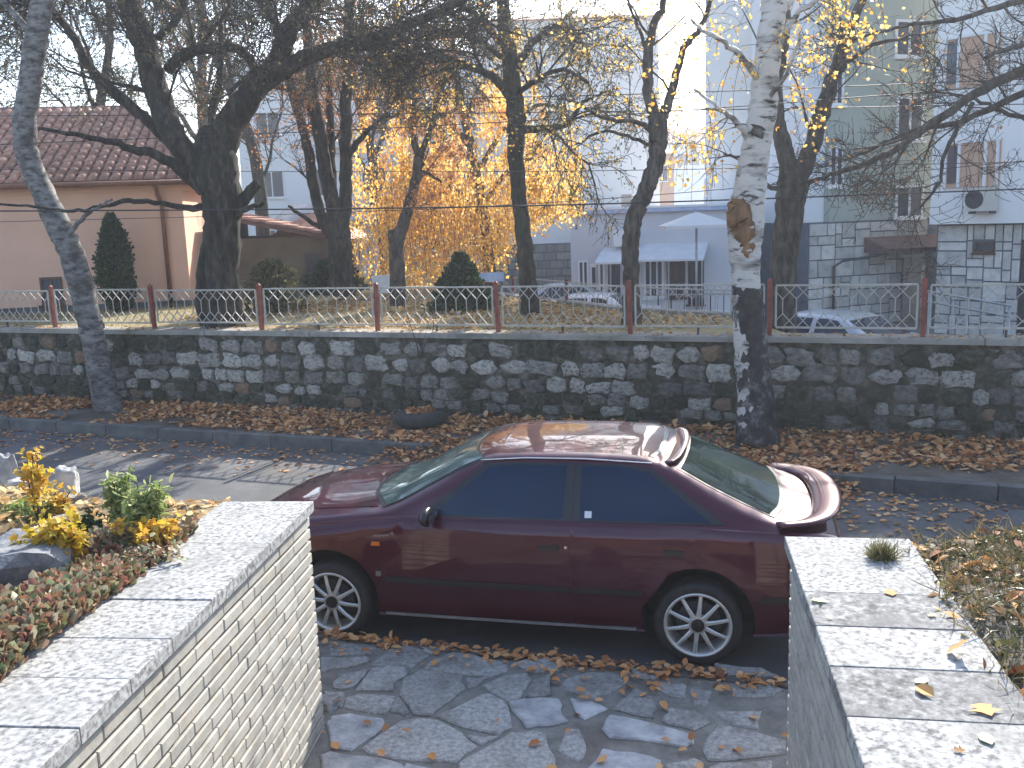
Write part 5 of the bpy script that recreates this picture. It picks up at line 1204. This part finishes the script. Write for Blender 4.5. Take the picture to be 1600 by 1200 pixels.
            patch('handle', quad([(1.04, .745), (1.1, .743), (1.16, .743)], [(1.04, .775), (1.1, .777), (1.16, .775)], 4, 6), 'side', 'car_trim', .016, parent=rd, s=s)
            patch('door_lock', quad([(.405, .757), (.413, .756), (.42, .757)], [(.405, .772), (.413, .773), (.42, .772)], 3, 4), 'side', 'chrome', .008, parent=fd, s=s)
            # mirror
            mv = []; mc = np.array([-.49, s*.90, .955])
            bmx = bmesh.new(); bmesh.ops.create_uvsphere(bmx, u_segments=14, v_segments=9, radius=1)
            for v_ in bmx.verts:
                q = v_.co.copy(); v_.co = Vector((mc[0]+q.x*.055*(1 if q.x < 0 else .45), mc[1]+q.y*.095, mc[2]+q.z*.062))
            mm = bpy.data.meshes.new('mirror'); bmx.to_mesh(mm); bmx.free(); mm.materials.append(MT['car_trim']); mm.polygons.foreach_set('use_smooth', np.ones(len(mm.polygons), bool))
            mi = newobj('mirror', mm, root)
            newobj('mirror_arm', MB().tube([(-.47, s*.74, .93), (-.48, s*.84, .945)], [.03, .025], 8).me('mirror_arm', 'car_trim', True), mi)
            newobj('mirror_glass', MB().add([(-.462, s*.90+.075*cos(a), .955+.045*sin(a)) for a in np.linspace(0, 2*pi, 14)[:-1]], [tuple(range(13))]).me('mirror_glass', 'chrome'), mi)
            if s == -1:
                newobj('sticker', patch('sticker', quad([(.53, .945), (.55, .945), (.575, .945)], [(.53, .985), (.55, .985), (.575, .985)], 3, 3), 'side', 'sticker', .009, s=s).data, rd)
                for o_ in [o_ for o_ in root.children if o_.name.startswith('sticker')]: bpy.data.objects.remove(o_)
    # windscreen, rear glass, bonnet, tail gate
    wsb = [(-.86, -.665), (-1.02, -.38), (-1.07, 0), (-1.02, .38), (-.86, .665)]; wst = [(-.20, -.545), (-.30, -.33), (-.335, 0), (-.30, .33), (-.20, .545)]
    patch('windscreen_seal', quad([(a-.03, b*1.02) for a, b in wsb], [(a+.03, b*1.03) for a, b in wst], 14, 24), 'top', 'car_trim', .003)
    patch('windscreen', quad(wsb, wst, 14, 24), 'top', 'car_glass_light', .007)
    if hatch: rgb = [(1.69, -.60), (1.75, -.35), (1.77, 0), (1.75, .35), (1.69, .60)]; rgt = [(1.13, -.50), (1.15, -.3), (1.16, 0), (1.15, .3), (1.13, .50)]
    else: rgb = [(1.38, -.60), (1.40, -.35), (1.41, 0), (1.40, .35), (1.38, .60)]; rgt = [(.97, -.50), (.98, -.3), (.99, 0), (.98, .3), (.97, .50)]
    patch('rear_seal', quad([(a+.03, b*1.04) for a, b in rgb], [(a-.03, b*1.05) for a, b in rgt], 14, 24), 'top', 'car_trim', .003)
    patch('rear_window', quad(rgb, rgt, 14, 24), 'top', 'car_glass_rear' if full else 'car_glass', .007)
    if full:
        patch('bonnet', quad([(-2.03, -.50), (-2.07, -.25), (-2.08, 0), (-2.07, .25), (-2.03, .50)], [(-.93, -.66), (-1.06, -.38), (-1.12, 0), (-1.06, .38), (-.93, .66)], 16, 24), 'top', paint, .004)
        for s in (-1, 1):
            patch('headlight_cover', quad([(-2.0, s*.42), (-2.0, s*.5), (-1.99, s*.58)], [(-1.82, s*.42), (-1.82, s*.5), (-1.82, s*.60)], 4, 6), 'top', paint, .008)
            patch('tail_light', quad([(2.06, .62), (2.09, .62), (2.12, .62)], [(2.04, .76), (2.07, .76), (2.10, .76)], 4, 5), 'side', 'red_lens', .006, s=s)
        # roof spoiler and wrap-round tail wing
        def wing(nm, cen, z_c, z_e, chord, th, m_=paint):
            P = path(cen, 28); sec = 10; V = []
            T_ = np.gradient(P, axis=0); T_ /= np.linalg.norm(T_, axis=1, keepdims=True); Nn = np.column_stack([T_[:, 1], -T_[:, 0]])
            for i in range(28):
                yv = abs(P[i][1])/.75; z = z_c+(z_e-z_c)*yv**2; c_ = chord*(1-.35*yv**3)
                for a in range(sec):
                    t_ = 2*pi*a/sec; ox = cos(t_)*c_/2; oz = sin(t_)*th/2
                    V.append((P[i][0]+Nn[i][0]*ox, P[i][1]+Nn[i][1]*ox, z+oz+.03*ox/chord))
            Fc = [(i*sec+a, i*sec+(a+1) % sec, (i+1)*sec+(a+1) % sec, (i+1)*sec+a) for i in range(27) for a in range(sec)]+[tuple(range(sec))[::-1], tuple(range(27*sec, 28*sec))]
            mm = mesh(nm, V, Fc, m_, True); bmx = bmesh.new(); bmx.from_mesh(mm); bmesh.ops.recalc_face_normals(bmx, faces=bmx.faces); bmx.to_mesh(mm); bmx.free()
            return newobj(nm, mm, root)
        wing('tail_wing', [(1.74, -.71), (1.92, -.63), (2.04, -.42), (2.08, 0), (2.04, .42), (1.92, .63), (1.74, .71)], .943, .925, .19, .05)
        for s in (-.35, .35): newobj('wing_stay', MB().box(1.99, 2.05, s-.03, s+.03, .88, .93).me('wing_stay', paint), root)
        wing('roof_spoiler', [(1.03, -.50), (1.075, -.35), (1.10, 0), (1.075, .35), (1.03, .50)], 1.278, 1.226, .12, .022)
        patch('spoiler_gap', quad([(.93, -.47), (.965, -.3), (.98, 0), (.965, .3), (.93, .47)], [(.955, -.47), (.99, -.3), (1.005, 0), (.99, .3), (.955, .47)], 3, 20), 'top', 'chrome', .006)
        newobj('roof_moulding', MB().tube([(-.2, -.585, 1.268), (.1, -.580, 1.289), (.5, -.578, 1.292), (.95, -.572, 1.272)], .006, 6).me('roof_moulding', 'chrome', True), root)
        newobj('number_plate', MB().box(2.145, 2.16, -.25, .25, .55, .66).me('number_plate', 'sticker'), root)
        newobj('underbody', MB().box(-1.9, 1.9, -.62, .62, .16, .24).me('underbody', 'car_dark'), root)
    # wheels
    def wheel(ax_, s):
        w = newobj('wheel', None, root); w.location = (ax_, s*.735, wheel_r); w.rotation_euler = (0, random.uniform(0, 2), 0)
        prof = [(.205, -.085), (.245, -.095), (wheel_r-.012, -.085), (wheel_r, -.055), (wheel_r, .055), (wheel_r-.012, .085), (.245, .095), (.205, .085)]
        k = 40; V = [(r_*cos(2*pi*a/k), y_, r_*sin(2*pi*a/k)) for (r_, y_) in prof for a in range(k)]
        Fc = [(i*k+a, i*k+(a+1) % k, (i+1)*k+(a+1) % k, (i+1)*k+a) for i in range(len(prof)-1) for a in range(k)]
        newobj('tyre', mesh('tyre', V, Fc, 'rubber', True), w)
        f = s  # outer side
        mb = MB(); prof2 = [(.208, .080), (.216, .084), (.216, .094), (.207, .096), (.197, .088), (.186, .05), (.180, -.06)]
        V = [(r_*cos(2*pi*a/k), f*y_, r_*sin(2*pi*a/k)) for (r_, y_) in prof2 for a in range(k)]
        mb.add(V, [(i*k+a, i*k+(a+1) % k, (i+1)*k+(a+1) % k, (i+1)*k+a) for i in range(len(prof2)-1) for a in range(k)])
        newobj('rim', mb.me('rim', 'car_rim', True), w)
        nsp = 10 if full else 6
        for q in range(nsp):
            a = 2*pi*q/nsp; ca, sa_2 = cos(a), sin(a); V = []
            for (r_, hw_, y_) in ((.055, .016, .082), (.12, .0135, .086), (.185, .012, .078), (.20, .019, .076)):
                for (o_, dy) in ((-1, 0), (-.5, .008), (.5, .008), (1, 0)): V.append((r_*ca-o_*hw_*sa_2, f*(y_+dy), r_*sa_2+o_*hw_*ca))
                V.append((r_*ca, f*(y_-.03), r_*sa_2))
            Fc = []
            for i in range(3):
                for j in range(5): Fc.append((i*5+j, i*5+(j+1) % 5, (i+1)*5+(j+1) % 5, (i+1)*5+j))
            newobj('spoke', mesh('spoke', V, Fc, 'car_rim'), w)
        def disc(nm, r_, y_, m_, bulge=.01):
            V = [(0, f*(y_+bulge), 0)]+[(r_*cos(2*pi*a/20), f*y_, r_*sin(2*pi*a/20)) for a in range(20)]+[(r_*cos(2*pi*a/20), f*(y_-.04), r_*sin(2*pi*a/20)) for a in range(20)]
            newobj(nm, mesh(nm, V, [(0, a+1, (a+1) % 20+1) for a in range(20)]+[(a+1, (a+1) % 20+1, (a+1) % 20+21, a+21) for a in range(20)], m_, False), w)
        disc('hub', .062, .080, 'car_rim'); disc('hub_cap', .042, .094, 'car_trim', .004); disc('brake_disc', .14, .03, 'dark_metal', 0)
        newobj('inner_barrel', mesh('inner_barrel', [(.185*cos(2*pi*a/24), f*-.05, .185*sin(2*pi*a/24)) for a in range(24)], [tuple(range(24))], 'car_dark'), w)
    for ax_ in AX:
        for s in (-1, 1): wheel(ax_, s)
    return root
def seat(root):
    pass
CY = atan2(-.2414, 1); CS = .967
CR = build_car('dark red hatchback with ten-spoke silver wheels parked between the two garden walls', HATCH, 'car_paint', (.10, 6.61, 0.0), CY, CS)
def far_car(px, py, Yd, z, rz, T, paint, label, sc=1):
    b = ony(px, py, Yd); return build_car(label, T, paint, (b[0], Yd, z), rz, sc, full=False)
far_car(905, 470, 25, -.6, -.35, SEDAN, 'paint_white', 'white saloon car parked beyond the park edge, left of the crooked tree')
far_car(868, 465, 29, -.6, -.2, HATCH, 'paint_silver', 'pale silver car parked behind the white saloon car')
far_car(828, 470, 23.3, -.6, -.3, HATCH, 'paint_blue', 'dark blue car half hidden behind the straight dark trunk')
far_car(1272, 500, 19.0, -.6, -.9, HATCH, 'paint_silver', 'grey silver car behind the fence to the right of the big birch')

# ------------------------------------------------------------------ tyre planter
tp = onz(657, 664, .135); R.seed(4)
TP = thing('tyre_planter', 'old black tyre half buried on the verge, filled with orange leaves', 'tyre', (tp[0], tp[1], .135))
k = 36; V = []
for a in range(k):
    for b_ in range(10):
        t_ = 2*pi*b_/10; rr = .235+.095*cos(t_); V.append((rr*cos(2*pi*a/k), rr*sin(2*pi*a/k), .10+.10*sin(t_)))
newobj('tyre_carcass', mesh('tyre_carcass', V, [(a*10+b_, ((a+1) % k)*10+b_, ((a+1) % k)*10+(b_+1) % 10, a*10+(b_+1) % 10) for a in range(k) for b_ in range(10)], 'tyre_old', True), TP)
n = 260; rr = np.sqrt(R.rand(n))*.19; an = R.rand(n)*2*pi
newobj('leaf_fill', leafmesh('leaf_fill', np.column_stack([rr*np.cos(an), rr*np.sin(an), .13+.05*R.rand(n)+.04*(1-rr/.19)]), .08, 'leaf_litter', LEAF_FOLD, flat=.6), TP, kind='stuff')

# ------------------------------------------------------------------ fallen leaves
def scatter(name, fn, n, size, m, tmpl=LEAF_FOLD, flat=.75, seed=0, **kw):
    R.seed(seed); P = fn(n); V = leafmesh(name, P, size, m, tmpl, flat=flat, **kw); return newobj(name, V, kind='stuff', **{'label': None})
kfx = [p[0] for p in KF]; kfy = [p[1] for p in KF]
def kerb_y(x): return np.interp(x, kfx, kfy)
def knear_y(x): return np.interp(x, [p[0] for p in KN], [p[1] for p in KN])
def verge_pts(n):
    x = R.uniform(-13, 9, n*2); y0 = kerb_y(x)+.15; y1 = wy(x)-.05; t = R.rand(n*2)
    y = y0+(y1-y0)*t; d = np.array([mn.noise(Vector((a*.9, b*1.4, 3))) for a, b in zip(x, y)]); keep = (d+.5*t-.1+.5*(R.rand(n*2)-.5)) > -.06
    keep &= ((x-tp[0])**2+(y-tp[1])**2 > .40**2)
    x, y = x[keep][:n], y[keep][:n]; return np.column_stack([x, y, .14+.03*R.rand(len(x))])
o = scatter('fallen_leaves', verge_pts, 15000, .075, 'leaf_litter', seed=1, flat=.7, sj=.6)
def ramp_pts(n):
    s = R.rand(n)*(np.linalg.norm(rp1-rp0)+.8)-.4; q = R.randn(n)*.22; p = rp0[None]+t_r[None]*s[:, None]+n_r[None]*q[:, None]; z = np.interp(q, [-.25, .2], [.01, .16]); return np.column_stack([p, z+.02*R.rand(n)])
t_r = (rp1-rp0)/np.linalg.norm(rp1-rp0); n_r = np.array([-t_r[1], t_r[0]])
scatter('fallen_leaves', ramp_pts, 2200, .07, 'leaf_litter', seed=2, flat=.7)
def road_pts(n):
    x = R.uniform(-12, 9, n); d = np.abs(R.randn(n))*.55; y = kerb_y(x)-.04-d; return np.column_stack([x, y, .006+.01*R.rand(n)])
scatter('fallen_leaves', road_pts, 1500, .07, 'leaf_litter', seed=3, flat=.92)
def road_right(n):
    x = R.uniform(1.8, 8, n); y = kerb_y(x)-R.rand(n)**1.2*3.2; k_ = y > knear_y(x); return np.column_stack([x, y, .006+.01*R.rand(n)])[k_]
scatter('fallen_leaves', road_right, 1000, .06, 'leaf_dry', seed=4, flat=.92)
def pave_pts(n):
    x = R.uniform(-1.3, 1.35, n); d = np.where(R.rand(n) < .45, np.abs(R.randn(n))*.2, R.rand(n)**1.2*1.6); y = knear_y(x)-.04-d
    w = R.rand(n) < (.30+.35*np.clip((x+.4), 0, 1)+(d < .25)*.5); return np.column_stack([x, y, .108+.012*R.rand(n)])[w]
scatter('fallen_leaves', pave_pts, 270, .05, 'leaf_litter', seed=5, flat=.8, sj=.6, tint_center=.6)
def park_pts(n):
    x = R.uniform(-9.5, 3.2, n*2); y = R.uniform(12.6, 24, n*2); ok = (y > wy(x)+.35) & (y < np.interp(x, [e[0] for e in edge[::-1]]+[3.3], [e[1] for e in edge[::-1]]+[edge[0][1]]) if True else 1)
    d = np.array([mn.noise(Vector((a*.5, b*.5, 8))) for a, b in zip(x, y)]); ok &= (d+.12*x) > -.35
    x, y = x[ok][:n], y[ok][:n]; return np.column_stack([x, y, 1.245+.02*R.rand(len(x))])
scatter('fallen_leaves', park_pts, 9000, .09, 'leaf_dry', seed=6, flat=.75)
def park_grass(n):
    x = R.uniform(-10, 3.2, n*2); y = R.uniform(12.4, 19, n*2); ok = (y > wy(x)+.35) & (y < np.interp(x, [e[0] for e in edge[::-1]]+[3.3], [e[1] for e in edge[::-1]]+[edge[0][1]]))
    x, y = x[ok][:n], y[ok][:n]; return np.column_stack([x, y, np.full(len(x), 1.235)])
R.seed(7); P = park_grass(14000); newobj('park_grass', leafmesh('park_grass', P, .09, 'grass_dry', BLADE, dirs=np.array([0, 0, 1.]), dirj=.5), kind='stuff')
# leaves lying on the wall cap
R.seed(8); n = 900; s = R.uniform(-9, 7, n); yy = R.uniform(-.04, .3, n); P = np.column_stack([s*wt[0]-(-wt[1])*yy*-1*0+(-wt[1])*yy, 12.5+s*wt[1]+wt[0]*yy, np.full(n, 1.272)+.01*R.rand(n)])
newobj('fallen_leaves', leafmesh('fallen_leaves', P, .05, 'leaf_dry', LEAF_FOLD, flat=.85), kind='stuff')

# single leaves on the right coping
def single_leaf(px, py, size, m_, lab, z=1.364, seed=0, col=.5):
    R.seed(seed); p = onz(px, py, z); v, f, t = leaves(np.array([[0, 0, 0.]]), size*.75, LEAF_LOBED if seed % 2 else LEAF_FOLD, flat=.8)
    v = v.copy(); v[:, 2] = np.maximum(v[:, 2], .0)+.003; fl = [tuple(dict.fromkeys(q)) for q in f.tolist()]
    o = newobj('fallen_leaf', mesh('fallen_leaf', v, fl, m_, tint=np.full(len(fl), col)), label=lab, cat='leaf', group='single leaves on the right coping'); o.location = p
single_leaf(1268, 938, .09, 'leaf_green', 'upright green leaf on the second coping slab of the right wall', seed=1, col=.5)
single_leaf(1300, 966, .04, 'leaf_dry', 'small pale leaf on the right coping near the green leaf', seed=2, col=.9)
single_leaf(1450, 963, .07, 'leaf_dry', 'pale curled leaf at the bed side of the third slab', seed=3, col=1)
single_leaf(1395, 932, .08, 'leaf_dry', 'long brown leaf near the dark grass tuft on the right coping', seed=4, col=.4)
single_leaf(1480, 1018, .14, 'leaf_dry', 'large brown leaf overhanging the right coping from the bed', seed=5, col=.35)
single_leaf(1460, 1090, .11, 'leaf_dry', 'tan leaf on the fifth slab of the right coping', seed=6, col=.5)
single_leaf(1490, 1172, .05, 'leaf_dry', 'small dark brown leaf near the bottom edge on the right coping', seed=7, col=.1)
single_leaf(1550, 1165, .09, 'leaf_green', 'dark green leaf at the bottom right beside the dry bed', seed=8, col=.1)
single_leaf(1530, 1100, .13, 'leaf_dry', 'broad tan leaf where the right coping meets the dry bed', seed=9, col=.6)
single_leaf(1430, 1068, .10, 'leaf_green', 'olive folded leaf on the fourth slab of the right coping', seed=10, col=.2)

# ------------------------------------------------------------------ planted beds
def rock(name, label, px, py, z, sx_, sy_, sz_, m_, seed, cat='rock'):
    bmx = bmesh.new(); bmesh.ops.create_icosphere(bmx, subdivisions=3, radius=1); rr = random.Random(seed); off = Vector((rr.random()*9, rr.random()*9, rr.random()*9))
    for v_ in bmx.verts:
        q = v_.co; d = 1+.35*mn.noise(q*1.1+off)+.12*mn.noise(q*3+off); c = Vector((max(-.72, min(.72, q.x)), max(-.72, min(.72, q.y)), max(-.72, min(.72, q.z)))); v_.co = Vector((c.x*sx_*d*1.3, c.y*sy_*d*1.3, c.z*sz_*d*1.3))
    mm = bpy.data.meshes.new(name); bmx.to_mesh(mm); bmx.free(); mm.materials.append(MT[m_])
    p = onz(px, py, z); o = newobj(name, mm, label=label, cat=cat); o.location = (p[0], p[1], z+sz_*.5); o.rotation_euler = (0, 0, rr.uniform(0, 3)); return o
rock('pointed_rock', 'tall pointed white and grey rock at the left edge of the flower bed', 12, 765, 1.31, .06, .055, .14, 'rock_white', 1)
rock('flat_rock', 'small flat white rock beside the tall pointed rock', 40, 768, 1.34, .09, .07, .05, 'rock_white', 2)
rock('cut_stone', 'blocky pale stone standing behind the reddish yellow seedling', 108, 768, 1.31, .06, .055, .095, 'rock_white', 3)
rock('low_rock', 'low grey white rock lying in front of the blocky pale stone', 112, 790, 1.33, .07, .05, .04, 'rock_white', 4)
rock('round_rock', 'round white rock behind the yellow leaved plant', 105, 838, 1.31, .06, .055, .07, 'rock_white', 5)
rock('boulder', 'big dark blue grey granite boulder at the left edge under the yellow plant', 25, 940, 1.25, .25, .20, .17, 'rock_dark', 6)
rock('edge_rock', 'small pale rock in the gravel left of the pointed rock', 8, 790, 1.33, .06, .06, .05, 'rock_white', 8)
rock('corner_stone', 'small pale rock at the foot of the cream brick wall', 516, 1112, .06, .05, .05, .06, 'rock_white', 9)
def plant(name, label, px, py, h, spread, nstem, nl, size, m_, tmpl=LEAF_FOLD, z=1.33, seed=0, up=.1, stemm='twig', lo=.2, tc=None, jl=.25):
    R.seed(seed); p = onz(px, py, z); root = thing(name, label, 'plant', (p[0], p[1], z-.02)); st = []
    for i in range(nstem):
        a = R.rand()*2*pi; d = np.array([cos(a)*spread*R.rand(), sin(a)*spread*R.rand(), h*R.uniform(.6, 1)]); st.append((path([[0, 0, 0], d*[.3, .3, .5], d], 8)+R.randn(8, 3)*.004, np.linspace(.006, .0025, 8)))
    br = sprout(st, 5, h*.1, h*jl, ang=(.5, 1.1), up=up, wob=.15, npts=4, t0=lo, rmin=.0015)
    V, Fc = tube_arrays(st, 5); newobj('stems', mesh('stems', V, Fc, stemm, True), root)
    V, Fc = tube_arrays(br, 3); newobj('side_shoots', mesh('side_shoots', V, Fc, stemm), root, kind='stuff')
    P = np.concatenate([b[0][1:] for b in br]+[s_[0][3:] for s_ in st]); P = P[R.randint(0, len(P), int(nl*1.5))]+R.randn(int(nl*1.5), 3)*.016
    kw = dict(flat=.25) if tmpl is not BLADE else {}
    newobj('leaf_mass', leafmesh('leaf_mass', P, size*.74, m_, tmpl, tint_center=tc, **kw), root, kind='stuff'); return root
plant('tall_seedling', 'tall thin seedling with orange leaves at its tip, rising above the pale rocks', 62, 830, .46, .05, 4, 170, .045, 'leaf_lime', LEAF_LOBED, seed=1, lo=.55, tc=.55)
plant('yellow_plant', 'bushy bright yellow leaved plant in front of the dark boulder', 95, 895, .26, .16, 20, 1100, .05, 'leaf_lime', LEAF_LOBED, seed=2, tc=.35)
plant('green_herb', 'tall pale green herb with pointed leaves in the middle of the flower bed', 195, 830, .32, .08, 9, 420, .065, 'leaf_green', LEAF_NARROW, seed=3, tc=.75)
plant('green_herb', 'bushy pale green herb at the right end of the flower bed by the coping', 235, 850, .32, .13, 16, 800, .062, 'leaf_green', LEAF_NARROW, seed=4, tc=.7)
plant('yellow_green_plant', 'yellow green plant with some orange leaves right against the first coping slab', 235, 868, .18, .14, 14, 700, .042, 'leaf_lime', LEAF_LOBED, seed=5, tc=.6)
plant('dark_herb', 'low dark green herb between the yellow plant and the pale herbs', 130, 850, .13, .14, 18, 900, .04, 'leaf_dark', seed=6)
plant('orange_sprig', 'small orange sprig behind the bright yellow plant', 95, 815, .2, .07, 5, 90, .05, 'leaf_lime', LEAF_LOBED, seed=7, tc=.7)
plant('grey_herb', 'grey green straggly herb at the far left among the stones', 30, 820, .12, .22, 20, 900, .055, 'leaf_green', LEAF_NARROW, seed=8, tc=.3)
plant('green_herb', 'low spreading green and brown herb between the boulder and the pale herbs', 165, 870, .12, .22, 26, 1300, .035, 'leaf_sedum', seed=18)
plant('mixed_herb', 'low mixed herb with brown leaves beside the first coping slabs', 215, 890, .10, .2, 24, 1200, .035, 'leaf_sedum', seed=19)
# sedum carpet
R.seed(30)
def carpet(n, pts_px, z, spr):
    out = []
    for (px, py, w) in pts_px:
        p = onz(px, py, z); k_ = int(n*w); q = R.randn(k_, 2)*spr; out.append(np.column_stack([p[0]+q[:, 0], p[1]+q[:, 1]]))
    return np.concatenate(out)
cl = carpet(190, [(60, 1010, 1), (130, 960, 1), (190, 920, 1), (40, 1050, 1), (90, 990, 1), (240, 880, .8), (20, 980, 1), (160, 900, 1), (100, 940, 1), (220, 905, .8), (-30, 1050, 1), (-60, 1000, 1), (-80, 1120, 1), (200, 860, .7), (270, 850, .5)], 1.36, .075)
cl = cl[cl[:, 0] < np.array([xinL(y) for y in cl[:, 1]])+.03]
P = []; D = []
for (x, y) in cl:
    zz = zl(x, y)+.02+.04*R.rand(); k_ = 12; a = R.rand(k_)*2*pi
    P.append(np.column_stack([x+np.cos(a)*.012, y+np.sin(a)*.012, zz+R.rand(k_)*.03])); D.append(np.column_stack([np.cos(a), np.sin(a), .8+.8*R.rand(k_)]))
P = np.concatenate(P); D = np.concatenate(D)
ca = leafmesh('sedum_leaves', P, .042, 'leaf_sedum', LEAF_FOLD, dirs=D, dirj=.35, sj=.65)
newobj('sedum_carpet', ca, kind='stuff')
# dry leaves and straw over both beds
def bed_l(n):
    y = R.uniform(1., 5.25, n); x = np.array([xinL(a) for a in y])-R.rand(n)**.9*2.6; return np.column_stack([x, y, [zl(a, b)+.015+.02*R.rand() for a, b in zip(x, y)]])
scatter('dry_leaf_cover', bed_l, 5200, .05, 'leaf_dry', seed=11, flat=.7, tint_center=.7)
R.seed(12); P = bed_l(6000); newobj('dry_straw', leafmesh('dry_straw', P, .07, 'grass_dry', BLADE, flat=.7, tint_center=.6), kind='stuff')
def bed_r(n, w=2.6, pw=.9):
    y = R.uniform(1., 4.15, n); x = np.array([xinR(a) for a in y])-.03+R.rand(n)**pw*w; return np.column_stack([x, y, [max(zr_(a, b), 1.30 if b < 4 else 0)+.01+.02*R.rand() for a, b in zip(x, y)]])
scatter('dry_leaf_cover', bed_r, 900, .07, 'leaf_litter', LEAF_FOLD, seed=13, flat=.6)
R.seed(14); P = bed_r(16000); newobj('dry_grass', leafmesh('dry_grass', P, .10, 'grass_mixed', BLADE, dirs=np.array([-.2, 0, .5]), dirj=.7), kind='stuff')
scatter('big_dry_leaves', lambda n: bed_r(n, 1.2, 1.2), 90, .085, 'leaf_dry', LEAF_LOBED, seed=23, flat=.5, tint_center=.5)
R.seed(15); P = bed_r(7000); newobj('ground_ivy', leafmesh('ground_ivy', P, .035, 'leaf_olive', LEAF_FOLD, flat=.5), kind='stuff')
# tuft growing in the coping joint
p = onz(1378, 872, 1.36); R.seed(16); n = 500; q = R.randn(n, 2)*.022; root = thing('grass_tuft', 'small dark grass tuft growing on the first coping slab of the right wall', 'plant', (p[0], p[1], 1.36))
newobj('blades', leafmesh('blades', np.column_stack([q[:, 0], q[:, 1], np.zeros(n)]), .07, 'leaf_olive', BLADE, dirs=np.array([0, 0, .8]), dirj=.6), root, kind='stuff')
# loose gravelly debris by the near kerb
scatter('kerb_debris', lambda n: np.column_stack([(lambda x: x)(xx := R.uniform(-1.4, 1.5, n)), knear_y(xx)+R.randn(n)*.035-.05, np.full(n, .10)]), 260, .06, 'leaf_litter', seed=17, flat=.8)
# air
HZ = bpy.data.materials.new('haze'); HZ.use_nodes = True; _n = HZ.node_tree; _n.nodes.remove(_n.nodes['Principled BSDF'])
pv_ = _n.nodes.new('ShaderNodeVolumePrincipled'); pv_.inputs['Color'].default_value = (.86, .90, 1, 1); pv_.inputs['Density'].default_value = .0020; pv_.inputs['Anisotropy'].default_value = .35
_n.links.new(pv_.outputs[0], _n.nodes['Material Output'].inputs['Volume'])
hm = MB().box(-325, 325, -65, 455, -2.2, 27).me('haze', 'wire'); hm.materials.clear(); hm.materials.append(HZ); newobj('haze', hm, kind='stuff')
for o in list(bpy.data.objects):
    if o.type == 'EMPTY' and o.parent is None and not o.children: bpy.data.objects.remove(o)
print('objects', len(bpy.data.objects), 'tris', sum(len(o.data.loop_triangles) if False else len(o.data.polygons)*2 for o in bpy.data.objects if o.type == 'MESH'))
